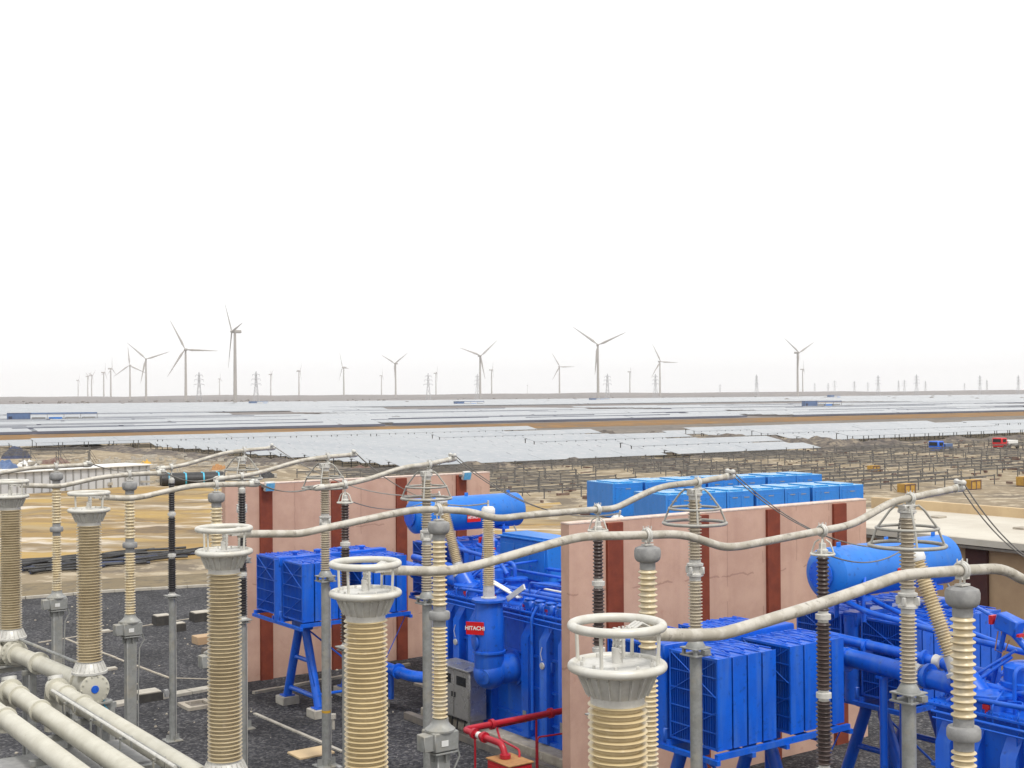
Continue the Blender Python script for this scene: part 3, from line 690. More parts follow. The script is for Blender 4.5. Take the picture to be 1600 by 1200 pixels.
def hv_bushing(parent, base, axis, L, r, name='bushing'):
    ax = Vector(axis).normalized(); base = Vector(base)
    b = MB().lathe([(r * 1.25, -.05), (r * 1.25, .03), (r * .95, .05), (r * .88, .38), (r * .75, .4)], base, ax, 28).build(name, M['cast'], parent)
    MB().sheds(.38, L - .06, r * .72, r, .062, base, ax, 28).build('porcelain', M['porcelain_pale'], b, sharp=60)
    MB().lathe([(r * .5, 0), (r * .95, .01), (r * 1.08, .06), (r * 1.08, .2), (r * .8, .27), (.02, .28)], base + ax * (L - .08), ax, 24).build('cap', M['white'], b)
    MB().cyl(base + ax * (L + .18), base + ax * (L + .38), .03, seg=8).build('terminal', M['cast'], b)
    return base + ax * (L + .3)

def transformer(s0, t0, label, cable_box, turret_sign):
    R = thing('power_transformer', label, 'transformer', P(s0, t0, 0), TH, 'bright blue power transformers')
    B = M['blue']
    # ---- tank
    W, Y0, Y1, Z0, Z1 = 3.5, -3.85, 3.85, .50, 4.15
    m = MB().box((W / 2, 0, (Z0 + Z1) / 2), (W, Y1 - Y0, Z1 - Z0), bev=.03)
    m.box((W / 2, 0, Z0 - .02), (W + .3, Y1 - Y0 + .3, .1))
    m.box((W / 2, 0, 1.0), (W + .14, Y1 - Y0 + .14, .07)).box((W / 2, 0, 1.95), (W + .14, Y1 - Y0 + .14, .07)).box((W / 2, 0, 2.9), (W + .14, Y1 - Y0 + .14, .07))
    tank = m.build('tank', B, R)
    m = MB().box((W / 2, 0, Z1 + .03), (W + .34, Y1 - Y0 + .34, .06), bev=.01)
    for i in range(56):
        y = Y0 + (Y1 - Y0) * (i + .5) / 56
        m.cyl((-.12, y, Z1 - .03), (-.12, y, Z1 + .10), .022, seg=6)
    for i in range(26):
        m.cyl((W * (i + .5) / 26, Y0 - .12, Z1 - .03), (W * (i + .5) / 26, Y0 - .12, Z1 + .10), .022, seg=6)
        m.cyl((W * (i + .5) / 26, Y1 + .12, Z1 - .03), (W * (i + .5) / 26, Y1 + .12, Z1 + .10), .022, seg=6)
    m.build('tank_lid', B, tank)
    for i, y in enumerate((-3.45, -2.65, -1.75, -.85, 1.05, 2.0, 2.85, 3.5)):
        m = MB(); x1 = -.26
        a = [(0, y - .17, Z0), (x1, y - .17, Z0), (x1, y - .17, 3.45), (0, y - .17, 3.85)]
        b = [(p[0], y + .17, p[2]) for p in a]
        va = [m.bm.verts.new(p) for p in a]; vb = [m.bm.verts.new(p) for p in b]
        m.bm.faces.new(va); m.bm.faces.new(list(reversed(vb)))
        for k in range(4): m.bm.faces.new((va[k], vb[k], vb[(k + 1) % 4], va[(k + 1) % 4]))
        st = m.build('stiffener', B, tank)
        if i in (1, 3, 5): MB().box((-.275, y, 1.1), (.02, .16, .34)).build('marking_plate', M['yellow'] if i == 5 else M['cap'], st)
        if i in (2, 6):
            MB().lathe([(.03, 0), (.10, 0), (.10, .04), (.03, .05)], (-.27, y, 2.75), (-1, 0, 0), 16).tube([(-.29, y, 2.9), (-.31, y + .05, 3.1), (-.29, y, 3.3)], .012, 6).build('lifting_eye', M['cast'], st)
    for y in (-2.2, 2.4):                   # stiffeners of the end faces
        MB().box((1.0 if y < 0 else 1.2, Y1 + .09 if y > 0 else Y0 - .09, 2.1), (.34, .2, 3.2), bev=.02).build('stiffener', B, tank)
        MB().box((2.5, Y1 + .09 if y > 0 else Y0 - .09, 2.1), (.34, .2, 3.2), bev=.02).build('stiffener', B, tank)
    # ---- turret with centre bushing
    m = MB().lathe([(.30, 2.02), (.40, 2.08), (.45, 2.25), (.45, 2.95), (.50, 2.96), (.50, 3.02), (.45, 3.03), (.45, 4.02), (.42, 4.10), (.42, 4.48), (.52, 4.49), (.52, 4.56), (.40, 4.58)], (-.95, 0, 0), seg=36)
    m.ball((-.93, 0, 2.35), .5, 28, 14)
    m.tube([(-.95, 0, 2.45), (-.5, -.05, 2.4), (.1, -.1, 2.4)], .44, 28)
    m.lathe([(.4, 0), (.53, 0), (.53, .07), (.4, .07)], (-.14, -.07, 2.4), (1, 0, 0), 28)
    tr = m.build('turret', B, R)
    MB().lathe([(.05, 0), (.24, 0), (.25, .02), (.25, .06), (.22, .07), (.0, .08)], (-1.36, .1, 3.30), (-1, .25, 0), 24).cyl((-1.1, .05, 3.3), (-1.38, .1, 3.3), .2, seg=20).build('hand_hole_cover', B, tr)
    MB().lathe([(.05, 0), (.22, 0), (.22, .06), (.0, .08)], (-1.28, -.2, 2.3), (-1, -.4, -.1), 24).build('hand_hole_cover', B, tr)
    if turret_sign:
        sign(tr, (-1.50, -.06, 3.74), (math.pi / 2, 0, -.927), .56, .38, 'HITACHI')
        MB().box((-1.38, .0, 3.74), (.2, .08, .06)).build('sign_bracket', M['blue'], tr)
    top1 = hv_bushing(R, (-.95, 0, 4.58), (0, 0, 1), 2.55, .19)
    # ---- side bushings on the lid
    m = MB().lathe([(.62, 4.12), (.62, 4.45), (.66, 4.46), (.66, 4.52), (.3, 4.56)], (.55, 3.0, 0), seg=28).tube([(.5, 3.1, 4.3), (.42, 3.5, 4.75)], .3, 20)
    m.build('bushing_turret', B, R)
    top2 = hv_bushing(R, (.40, 3.58, 4.78), (-.05, .40, 1), 2.5, .19)
    m = MB().lathe([(.62, 4.12), (.62, 4.45), (.66, 4.46), (.66, 4.52), (.3, 4.56)], (.55, -3.0, 0), seg=28).tube([(.5, -3.1, 4.3), (.42, -3.5, 4.75)], .3, 20)
    m.build('bushing_turret', B, R)
    top3 = hv_bushing(R, (.40, -3.58, 4.78), (-.05, -.40, 1), 2.5, .19)
    # ---- lid furniture: covers in a row, pipes, valves, cable tray
    for i in range(6):
        y = -.72 - i * .52
        m = MB().box((.08, y, 4.36), (.34, .42, .34), bev=.07).lathe([(.16, 0), (.19, .0), (.19, .03), (.12, .05), (.02, .055)], (.08, y, 4.53), (0, 0, 1), 18)
        m.build('inspection_cover', B, tank)
    for i, (x, y) in enumerate(((1.4, -1.6), (1.4, .2), (1.4, 1.9))):
        MB().lathe([(.36, 4.12), (.36, 4.7), (.42, 4.71), (.42, 4.77), (.1, 4.80)], (x, y, 0), seg=24).build('inspection_cover', B, tank)
    m = MB()
    m.tube(bend([(-.05, 3.2, 4.42), (-.05, 1.0, 4.5), (.2, .7, 4.6), (.2, -3.5, 4.66)], .2), .055, 10)
    m.tube(bend([(.7, 3.6, 4.55), (.7, -3.6, 4.62)], .2), .085, 12)
    m.tube(bend([(1.0, 3.4, 4.35), (1.9, 3.2, 4.9), (1.9, -3.2, 4.95)], .3), .05, 10)
    m.tube(bend([(1.4, 1.9, 4.78), (1.4, 1.9, 5.2), (1.4, 4.6, 5.35), (1.6, 6.9, 5.5), (1.6, 7.8, 5.75)], .3), .07, 10)
    m.tube(bend([(.3, 2.2, 4.2), (.3, 2.2, 5.1), (2.6, 2.2, 5.2)], .2), .04, 8)
    m.tube(bend([(.2, -.5, 4.2), (.2, -.5, 5.0), (.3, -3.0, 5.05), (.3, -3.0, 4.3)], .15), .035, 8)
    m.tube(bend([(-.12, 1.5, 4.2), (-.16, 1.5, 3.4), (-.16, 1.5, .8)], .1), .04, 8)
    m.tube(bend([(-.12, -1.3, 4.4), (-.32, -1.3, 4.1), (-.32, -1.3, .8)], .1), .045, 8)
    for i in range(12):                     # thin conduits looping over the lid and down the tank side
        y = -3.4 + i * .58; x = .25 + .25 * (i % 3)
        m.tube(bend([(-.14, y, 4.0), (-.16, y, 4.3 + .05 * (i % 4)), (x, y + .15, 4.5 + .12 * (i % 3)), (x, y + .5, 4.45)], .08, 3), .018, 6)
    m.tube(bend([(-.2, -3.8, 4.05), (-.2, 3.8, 4.05)], .1), .03, 8); m.tube([(-.3, -3.7, 3.92), (-.3, 3.7, 3.95)], .018, 6)
    m.tube(bend([(2.2, -3.3, 4.2), (2.2, -3.3, 4.9), (2.6, 0, 5.0), (2.6, 3.4, 4.95), (2.6, 5.8, 5.4)], .3), .06, 10)
    for i in range(7):
        m.box((.9 + .35 * (i % 4), -3.2 + i * 1.05, 4.34), (.22, .26, .26), bev=.02); m.cyl((1.9, -3 + i, 4.2), (1.9, -3 + i, 4.5 + .06 * (i % 3)), .09, seg=12)
    m.build('lid_pipework', B, R)
    for i in range(5):
        MB().box((-.05, -3.1 + i * 1.25, 2.35 + .35 * (i % 2)), (.14, .26, .3), bev=.015).tube([(-.06, -3.1 + i * 1.25, 2.5), (-.1, -3.1 + i * 1.25, 4.05)], .016, 6).build('junction_box', B, tank)
    m = MB().box((.12, .62, 4.66), (.22, 1.5, .03), Matrix.Rotation(.22, 3, 'X')).box((.34, -2.2, 4.86), (.12, 2.2, .03)).box((-.4, -.62, 4.75), (.05, 1.0, .16), Matrix.Rotation(-.5, 3, 'X'))
    m.build('cable_tray', M['white'], R)
    for i, (x, y) in enumerate(((-.06, 2.6), (-.06, -.6), (-.06, -1.7), (-.06, -2.9), (.6, 3.3), (.3, 1.5))):
        MB().box((x, y, 4.33), (.06, .16, .10), bev=.01).cyl((x, y, 4.12), (x, y, 4.3), .03, seg=8).build('valve', M['redbox'], R)
    # ---- tap changer drum, drive box on a pipe bracket
    MB().lathe([(.42, 4.10), (.42, 4.62), (.5, 4.63), (.5, 4.72), (.44, 4.74), (.44, 5.02), (.30, 5.10), (.02, 5.12)], (1.1, 2.45, 0), seg=28).build('tap_changer_head', B, R)
    m = MB()
    m.tube(bend([(1.0, 2.75, 5.75), (1.05, 2.5, 5.5), (1.1, 1.9, 4.9)], .15), .075, 10)
    m.tube([(.9, 3.2, 4.15), (1.0, 2.85, 5.75)], .05, 8); m.tube([(.2, 3.7, 4.2), (1.0, 2.7, 5.2)], .04, 8); m.tube([(.4, 3.75, 4.4), (1.0, 2.6, 5.35)], .03, 8)
    m.tube([(1.0, 2.8, 5.85), (2.1, 4.4, 5.95), (2.6, 6.0, 5.6)], .045, 8)
    m.build('pipe_bracket', B, R)
    bx = MB().box((1.0, 2.75, 5.86), (.34, .5, .34), Matrix.Rotation(.3, 3, 'X'), bev=.03).build('relay_box', B, R)
    MB().box((.92, 3.08, 5.92), (.2, .08, .18)).box((.92, 2.45, 5.68), (.2, .06, .06)).build('relay_cover', M['redbox'], bx)
    MB().tube([(.9, 2.95, 5.7), (.86, 3.0, 5.3), (.88, 2.8, 5.25), (.9, 2.7, 5.55)], .014, 6).build('cable_loop', M['redbox_top'], bx)
    if cable_box:
        m = MB().box((3.15, 3.0, 5.16), (1.2, 2.7, 1.30), bev=.02)
        m.prism([(2.48, 1.58), (3.82, 1.58), (3.82, 4.42), (2.48, 4.42)], 5.83, 5.87)
        m.prism([(2.62, 1.7), (3.68, 1.7), (3.68, 4.3), (2.62, 4.3)], 5.87, 5.94)
        cb = m.build('cable_box', M['blue_bright'], R)
        for k in range(3): MB().box((2.54, 2.15 + .85 * k, 5.2), (.03, .7, .86), bev=.01).build('cover_panel', M['blue_bright'], cb)
        MB().box((3.1, 3.0, 4.33), (.9, 2.2, .34)).build('base_frame', B, cb)
    # ---- radiators, headers and frames
    for gi, xs in enumerate(((-4.02, -1.82), (2.32, 4.18))):
        for bi, x0 in enumerate(xs):
            for k in range(4):
                x = x0 + .2 + .445 * k
                radiator(R, x, 6.2, 7.6, 3.30, 5.20, rod=(k == 0))
                radiator(R, x, 8.25, 9.65, 3.30, 5.20, rod=(k == 0))
        xa, xb = xs[0] - .1, xs[1] + 1.85
        m = MB()
        for y in (6.15, 7.6, 8.25, 9.7): m.box(((xa + xb) / 2, y, 3.2), (xb - xa, .09, .12))
        for i in range(5):
            x = xa + (xb - xa) * i / 4; m.box((x, 7.92, 3.1), (.10, 3.7, .10))
        m.build('radiator_frame', B, R)
        m = MB().box(((xa + xb) / 2, 7.92, 5.12), (xb - xa, .42, .34), bev=.03).box(((xa + xb) / 2, 7.92, 3.34), (xb - xa, .42, .3), bev=.03)
        for i in range(9):
            x = xa + .25 + i * .43; m.cyl((x, 7.5, 5.12), (x, 8.35, 5.12), .05, seg=10)
            if i % 2: m.lathe([(.08, 5.28), (.08, 5.36), (.13, 5.37), (.13, 5.42), (.05, 5.44)], (x, 7.92, 0), seg=12)
        m.cyl((xa + .12, 7.92, 3.1), (xa + .12, 7.92, 5.2), .2, seg=18)
        m.build('header_pipe', B, R)
        for x in (xa + .95, xb - .95): a_frame(R, x, 6.75, 9.1, 3.12)
        m = MB().tube([(xa + .95, 6.9, .7), (xb - .95, 6.9, .7)], .05, 8).tube([(xa + .95, 8.0, 2.9), (xb - .95, 6.95, .8)], .03, 8).tube([(xa + .1, 6.3, 3.1), (xa + .95, 6.95, .8)], .018, 6)
        m.tube([(xb - .1, 6.3, 3.1), (xb - .95, 6.95, .8)], .018, 6)
        m.build('frame_tie', B, R)
    # ---- main oil pipes to the tank
    for (x, z, r) in ((.55, 4.55, .21), (1.25, 4.75, .12)):
        m = MB().tube(bend([(x, 7.9, z + .1), (x, 5.6, z + .02), (x, 3.2, z - .1)], .3), r, 18)
        for y in (6.6, 5.0, 4.4): m.lathe([(r * .8, -.04), (r + .07, -.04), (r + .07, .04), (r * .8, .04)], (x, y, z), (0, 1, 0), 20)
        o = m.build('oil_pipe', B, R)
        MB().lathe([(r * .8, -.09), (r + .05, -.09), (r + .03, 0), (r + .05, .09), (r * .8, .09)], (x, 4.65, z - .03), (0, 1, 0), 20).build('bellows', M['cast'], o)
        MB().cyl((x, 5.6, .3), (x, 5.6, z - r), .09, seg=12).box((x, 5.6, .32), (.4, .4, .04)).box((x, 5.6, z - r), (.3, .2, .06)).build('prop', B, o)
    m = MB().tube(bend([(-.6, 8.9, 1.35), (-.6, 5.0, 1.3), (.3, 3.9, 1.3)], .4), .19, 16)
    for y in (7.2, 5.9): m.lathe([(.15, -.04), (.26, -.04), (.26, .04), (.15, .04)], (-.6, y, 1.33), (0, 1, 0), 20)
    m.cyl((-.6, 7.9, 1.4), (-.6, 7.9, 3.2), .15, seg=14)
    m.cyl((-.6, 6.4, .3), (-.6, 6.4, 1.2), .1, seg=12).cyl((-.6, 8.5, .3), (-.6, 8.5, 1.2), .1, seg=12)
    m.build('oil_pipe', B, R)
    # ---- conservator
    x0, x1, yc, zc, r = 1.15, 5.75, 7.75, 6.33, .63
    m = MB().lathe([(.02, -.13), (r * .55, -.10), (r * .85, -.04), (r, .06), (r, x1 - x0 - .06), (r * .85, x1 - x0 + .04), (r * .55, x1 - x0 + .10), (.02, x1 - x0 + .13)], (x0, yc, zc), (1, 0, 0), 48, cap=False)
    c = m.build('conservator', M['blue_mid'], R)
    m = MB().lathe([(.05, 0), (.34, 0), (.35, .02), (.35, .05), (.3, .06), (.0, .065)], (x0 - .12, yc, zc), (-1, 0, 0), 32)
    for k in range(12): a = k * math.pi / 6; m.cyl((x0 - .14, yc + .31 * math.cos(a), zc + .31 * math.sin(a)), (x0 - .2, yc + .31 * math.cos(a), zc + .31 * math.sin(a)), .018, seg=6)
    m.build('end_cover', M['blue'], c)
    for x in (x0 + .5, x0 + 2.3, x1 - .4): MB().box((x, yc, zc + r + .05), (.16, .03, .12), bev=.02).build('lifting_lug', M['blue_mid'], c)
    for x in (x0 + .9, x1 - .9):
        m = MB()
        for s in (-.42, .42): m.tube([(x, yc + s, 5.15), (x, yc + s * .9, zc - .35)], .06, 8)
        m.box((x, yc, zc - r + .02), (.3, 1.1, .1)); m.tube([(x, yc - .42, 5.2), (x + .5, yc + .3, zc - .55)], .035, 6)
        m.build('saddle', B, c)
    MB().tube(bend([(x0 + 1.2, yc - .2, zc - .55), (x0 + 1.2, yc - .6, 5.6), (1.4, 4.5, 5.3)], .3), .06, 10).tube(bend([(x0 + .8, yc - .55, zc), (x0 + .5, yc - .75, zc - .3), (x0 + .5, yc - .7, 5.3)], .1), .035, 8).build('gauge_pipe', B, c)
    MB().tube([(x1 - .5, yc - .5, zc - .55), (x1 - .45, yc - .7, zc - .9), (x1 - .6, yc - .72, zc - 1.1)], .03, 8).lathe([(.02, 0), (.09, .01), (.09, .2), (.02, .21)], (x1 - .6, yc - .72, zc - 1.35), (0, 0, 1), 12).build('breather', M['cap'], c)
    sign(c, (3.35, yc - r - .02, zc - .12), (math.pi / 2, 0, 0), .60, .34, 'HITACHI')
    return R, [R.matrix_basis @ v for v in (top1, top2, top3)]

bpy.context.view_layer.update()
TR2, tops2 = transformer(22.9, 31.6, 'left blue transformer between the two pink walls, red maker sign on its turret', True, True)
TR1, tops1 = transformer(22.9, 12.75, 'right blue transformer in front of the near pink wall, cut by the right edge', False, False)
bpy.context.view_layer.update()
def rt(v, s0, t0): return P(s0 + v[0], t0 + v[1], v[2])
tl = lambda v, tr: Vector(tr.location) + Matrix.Rotation(TH, 3, 'Z') @ v
_a = lambda ax, L, b: Vector(b) + Vector(ax).normalized() * (L + .3)
TOPS = [_a((0, 0, 1), 2.55, (-.95, 0, 4.58)), _a((-.05, .4, 1), 2.5, (.4, 3.58, 4.78)), _a((-.05, -.4, 1), 2.5, (.4, -3.58, 4.78))]
up = Vector((0, 0, .1))
cable_pair('down_conductor', BUS['C'][-1] + up, tl(TOPS[1], TR1), .55, 'twin cables slanting down across the near pink wall')
cable_pair('down_conductor', BUS['B'][-1] + up, tl(TOPS[0], TR1), .5, 'twin cables slanting down at the right edge over the white roof')
cable_pair('down_conductor', BUS['D2'][-1] + up, tl(TOPS[2], TR2), .6, 'twin cables passing in front of the far conservator end')
cable_pair('down_conductor', BUS['E2'][-1] + up, tl(TOPS[0], TR2), .6, 'twin cables across the middle of the far wall')
cable_pair('down_conductor', BUS['F2'][-1] + up, tl(TOPS[1], TR2), .6, 'twin cables dropping behind the leftmost floodlight')
# single jumpers from arrester heads
def jumper(a, b, d, label):
    o = MB().tube([p - a for p in sag(a, b, d, 16)], .013, 6).build('jumper_cable', M['cable'], None, a)
    return tag(o, label, 'cable', 'thin single jumper cables')
jumper(AR['B'] + Vector((.1, 0, -.4)), tl(TOPS[1], TR1) + Vector((0, 0, .05)), .25, 'thin cable from the right arrester ring over the conservator')
jumper(AR['D'] + Vector((.1, 0, -.4)), tl(TOPS[1], TR2), .35, 'thin cable from the small-ringed arrester over the far wall')

# ---- plinths, blocks, cabinet, fire pipe
for (s0, t0, lb) in ((22.9, 31.6, 'concrete plinth under the left blue transformer'), (22.9, 12.75, 'concrete plinth under the right blue transformer')):
    t = thing('transformer_plinth', lb, 'plinth', P(s0, t0, 0), TH)
    MB().box((1.75, 0, .215), (4.9, 8.7, .43), bev=.03).build('plinth_top', M['concrete'], t)
    MB().box((-.95, 0, .12), (.25, 9.6, .24), bev=.02).build('pit_kerb', M['concrete_dark'], t)
k = 0
for (s0, t0, w) in ((22.9, 31.6, 'left'), (22.9, 12.75, 'right')):
    for gi, xs in enumerate(((-4.02, -1.82), (2.32, 4.18))):
        for ai, x in enumerate((xs[0] + .85, xs[1] + .9)):
            for yi, y in enumerate((6.75, 9.1)):
                lb = 'concrete foot block, %s %s leg of the %s A-frame under the %s radiators' % ('near' if yi == 0 else 'far', ('first', 'second')[ai], ('front', 'rear')[gi], w)
                o = MB().box((0, 0, .145), (.62, .62, .29), bev=.02).build('foot_block', M['concrete_pale'], None, P(s0 + x, t0 + y, 0), TH)
                tag(o, lb, 'concrete block', 'concrete foot blocks under the blue leg frames')
# stainless control cabinet
t = thing('control_cabinet', 'stainless steel cabinet with two windowed doors beside the left transformer', 'cabinet', P(22.15, 33.35, 0), TH)
m = MB().box((0, 0, 1.45), (.62, 1.72, 1.55), bev=.02).box((-.03, 0, 2.25), (.78, 1.86, .05), Matrix.Rotation(-.05, 3, 'Y'), bev=.008)
m.build('body', M['steel'], t)
for y, s in ((-.42, -1), (.42, 1)):
    d = MB().box((-.32, y, 1.45), (.03, .80, 1.42), bev=.008).build('door', M['steel'], t)
    MB().box((-.338, y, 1.86), (.012, .52, .28)).build('window', M['dark'], d)
    MB().box((-.35, y - s * .34, 1.4), (.04, .05, .16), bev=.008).build('handle', M['black'], d)
MB().box((0, -.7, .34), (.5, .12, .68)).box((0, .7, .34), (.5, .12, .68)).build('stand', M['galv'], t)
m = MB()
for yy in (-.5, -.3, .1, .4): m.tube([(-.1, yy, .72), (-.15, yy, .35), (-.2, yy - .05, .05)], .025, 6)
m.build('cable_bundle', M['black'], t)
# red fire water pipe with deluge box
q0 = at_z(880, 1107, 1.8); q1 = at_z(725, 1140, 1.8)
sR0, tR = ST_of(q1); sR1, _ = ST_of(q0)
t = thing('fire_water_pipe', 'red fire water pipe elbowing in front of the left transformer', 'pipe', P(sR0, tR, 0), TH)
m = MB().tube(bend([(sR1 - sR0 + 3.0, 0, 1.8), (0, 0, 1.8), (0, -1.75, 1.8), (0, -1.9, 1.45)], .18), .085, 14)
m.build('pipe', M['red'], t)
for c, ax in (((.9, 0, 1.8), (1, 0, 0)), ((2.9, 0, 1.8), (1, 0, 0)), ((0, -.5, 1.8), (0, 1, 0)), ((0, -.95, 1.8), (0, 1, 0)), ((0, -1.88, 1.52), (0, 0, 1))):
    MB().lathe([(.07, -.05), (.14, -.05), (.14, .05), (.07, .05)], c, ax, 18).build('flange', M['red'], t)
MB().lathe([(.07, -.06), (.09, -.06), (.09, .06), (.07, .06)], (0, -.72, 1.8), (0, 1, 0), 18).build('gauge_joint', M['white'], t)
m = MB().tube(bend([(4.4, .1, 1.72), (1.1, .06, 1.68), (.6, -.8, 1.62), (.45, -1.9, 1.6), (.3, -2.05, 1.35)], .15), .03, 8)
m.tube(bend([(2.1, -.45, 0), (2.1, -.45, 1.35), (3.6, -.5, 1.3), (4.6, -.5, 1.3)], .1), .025, 8)
m.build('spray_pipe', M['red'], t)
for x, y in ((.35, 0), (2.4, 0), (3.4, -.5)): MB().cyl((x, y, 0), (x, y, 1.74), .03, seg=8).box((x, y, .02), (.2, .2, .04)).build('prop', M['red'], t)
t = thing('deluge_valve_box', 'red deluge valve box with dusty top at the bottom edge', 'valve box', P(sR0 + .05, tR - 2.0, 0), TH)
MB().box((0, 0, .72), (.72, .95, 1.4), bev=.02).build('body', M['redbox'], t)
MB().box((0, 0, 1.44), (.78, 1.02, .04), bev=.01).build('lid', M['redbox_top'], t)
MB().box((-.37, 0, .75), (.02, .8, 1.15), bev=.005).build('door', M['redbox'], t)
# ================================================================ ground
def sheet(name, pts, z, m, kind='structure'):
    o = MB().poly([(p[0], p[1], z) for p in pts]).build(name, m); o['kind'] = kind; return o
sheet('ground', [(-9000, -300), (9000, -300), (9000, 9000), (-9000, 9000)], 0, M['land'])
def q(s, t): v = P(s, t); return (v.x, v.y)
GY = [at_z(a, b, 0) for a, b in ((-200, 948), (40, 936), (150, 927), (320, 917), (420, 914))]
GYp = [ST_of(p) for p in GY]
edge = [q(*p) for p in GYp] + [q(41, 66), q(41, -12), q(-40, -12), q(-40, 78)]
sheet('gravel_yard', edge, .012, M['gravel'])
TK = [at_z(a, b, 0) for a, b in ((-200, 920), (40, 912), (150, 905), (320, 896), (500, 890), (700, 884))]
TKo = [(p.x, p.y) for p in TK]
tk = [(p.x, p.y) for p in [at_z(a, b, 0) for a, b in ((700, 908), (420, 911), (320, 915), (150, 924.5), (40, 933.5), (-200, 945))]]
sheet('perimeter_track', TKo + tk, .008, M['track'])
def kerb(pts, w, h, m, name='kerb'):
    pts = [Vector((p[0], p[1], 0)) for p in pts]; mb = MB()
    for a, b in zip(pts, pts[1:]):
        d = b - a; L = d.length; ang = math.atan2(d.y, d.x); n = max(1, int(L / .95))
        for i in range(n):
            c = a + d * ((i + .5) / n)
            mb.box((c.x + random.uniform(-.01, .01), c.y + random.uniform(-.01, .01), h / 2 - .01 + random.uniform(-.008, .008)), (L / n - .02, w, h + .02), Matrix.Rotation(ang + random.uniform(-.006, .006), 3, 'Z'))
    o = mb.build(name, m); o['kind'] = 'structure'; return o
kerb([(p.x, p.y) for p in GY], .25, .14, M['concrete_pale'], 'yard_kerb')
g = lambda a, b: (lambda p: (p.x, p.y))(at_z(a, b, 0))
kerb([g(100, 998), g(262, 1060)], .10, .05, M['concrete'], 'cable_route_strip')
kerb([g(262, 1060), g(330, 1062)], .08, .04, M['concrete'], 'cable_route_strip')
kerb([g(398, 1116), g(535, 1176)], .12, .06, M['concrete_pale'], 'cable_route_strip')
kerb([g(60, 1005), g(330, 962)], .10, .04, M['concrete'], 'cable_route_strip')
kerb([g(395, 1085), g(640, 1040)], .16, .10, M['concrete'], 'cable_route_strip')
kerb([g(150, 1108), g(214, 1097)], .55, .10, M['concrete_pale'], 'trench_cover')
kerb([g(245, 1092), g(345, 1075)], .50, .10, M['concrete_pale'], 'trench_cover')
kerb([g(900, 1150), g(650, 1070)], .2, .1, M['concrete'], 'cable_route_strip')

def block(px, py, sx, sy, sz, m, label, cat='concrete block', name='concrete_block', rot=TH, grp=None):
    o = MB().box((0, 0, sz / 2), (sx, sy, sz), bev=.015).build(name, m, None, at_z(px, py, 0), rot); return tag(o, label, cat, grp)
def capped_block(px, py, w, h, label):
    t = thing('cable_pit', label, 'cable pit', at_z(px, py, 0))
    MB().box((0, 0, h / 2), (w, w * .8, h)).build('pit_wall', M['pit'], t)
    MB().box((0, 0, h + .03), (w * .9, w * .72, .05), bev=.01).build('cover_slab', M['concrete_pale'], t)
capped_block(253, 976, .75, .42, 'dark pit with pale lid just left of the slim black arrester')
capped_block(279, 986, .55, .34, 'dark pit with pale lid just right of the slim black arrester')
capped_block(314, 970, .9, .40, 'dark pit with pale lid beside the third bushing, near the track')
capped_block(230, 1094, .9, .28, 'open dark pit in the pale trench cover line')
block(318, 1005, .8, .7, .34, M['tan'], 'beige block half hidden by the third bushing')
block(325, 1035, .4, .4, .6, M['concrete_dark'], 'upright grey stub beside the third bushing')
block(486, 1178, 1.15, .85, .07, M['tan_light'], 'flat sandy slab at the foot of a yellow-banded post', 'slab', 'concrete_slab')
block(163, 988, .5, .4, .1, M['concrete_pale'], 'small pale slab right of the blue-dot bushing', 'slab', 'concrete_slab')
block(172, 1047, .5, .3, .1, M['concrete_pale'], 'small pale slab by the base of the blue-dot bushing', 'slab', 'concrete_slab')
t = thing('drain_frame', 'square concrete drain frame right of the slim black arrester', 'drain', at_z(308, 1104, 0))
MB().box((-.42, 0, .06), (.18, 1.0, .12)).box((.42, 0, .06), (.18, 1.0, .12)).box((0, .42, .06), (.66, .16, .12)).box((0, -.42, .06), (.66, .16, .12)).build('frame', M['concrete'], t)
MB().box((0, 0, .02), (.6, .6, .02)).build('opening', M['concrete_dark'], t)
tag(MB().cyl((0, 0, 0), (0, 0, .35), .05, seg=10).cyl((0, 0, .35), (0, 0, .5), .09, seg=10).build('marker_post', M['concrete_pale'], None, at_z(521, 1140, 0)), 'short pale marker stub right of a yellow-banded post', 'marker')
# loose stones on the gravel
m = MB()
for i in range(160):
    p = P(random.uniform(9, 24), random.uniform(14, 66)); r = random.uniform(.02, .07)
    m.ball((p.x, p.y, .012 + r * .3), r, 6, 4, random.uniform(.5, .9))
o = m.build('loose_stones', M['concrete'], sharp=10); o['kind'] = 'stuff'

# ---- rough sandy lot with humps
from mathutils import noise as mn
def rough(name, s0, s1, t0, t1, step, amp, fr, m, fade=6, base=.03, seed=0):
    mb = MB(); ns = int((s1 - s0) / step); nt_ = int((t1 - t0) / step); g_ = []
    for i in range(ns + 1):
        row = []
        for j in range(nt_ + 1):
            s = s0 + (s1 - s0) * i / ns; t = t0 + (t1 - t0) * j / nt_
            f = min(1, min(s - s0, s1 - s, t - t0, t1 - t) / fade)
            h = mn.fractal(Vector((s * fr + seed, t * fr, seed * 1.7)), .9, 2.1, 5) 
            z = base * f + max(-.5, h + .15) * amp * f * (1 if h > -.1 else .3) - (.15 if f <= 0 else 0)
            p = P(s, t); row.append(mb.bm.verts.new((p.x, p.y, max(z, -.15))))
        g_.append(row)
    for i in range(ns):
        for j in range(nt_): mb.bm.faces.new((g_[i][j], g_[i + 1][j], g_[i + 1][j + 1], g_[i][j + 1]))
    o = mb.build(name, m, sharp=80); o['kind'] = 'structure'; return o
sheet('sandy_lot', [q(8, 84), q(62, 76), q(78, 100), q(80, 150), q(20, 158), q(-5, 110)], .02, M['lot'])
rough('sandy_hump', 14, 64, 84, 146, .8, .55, .075, M['lot'], 4)
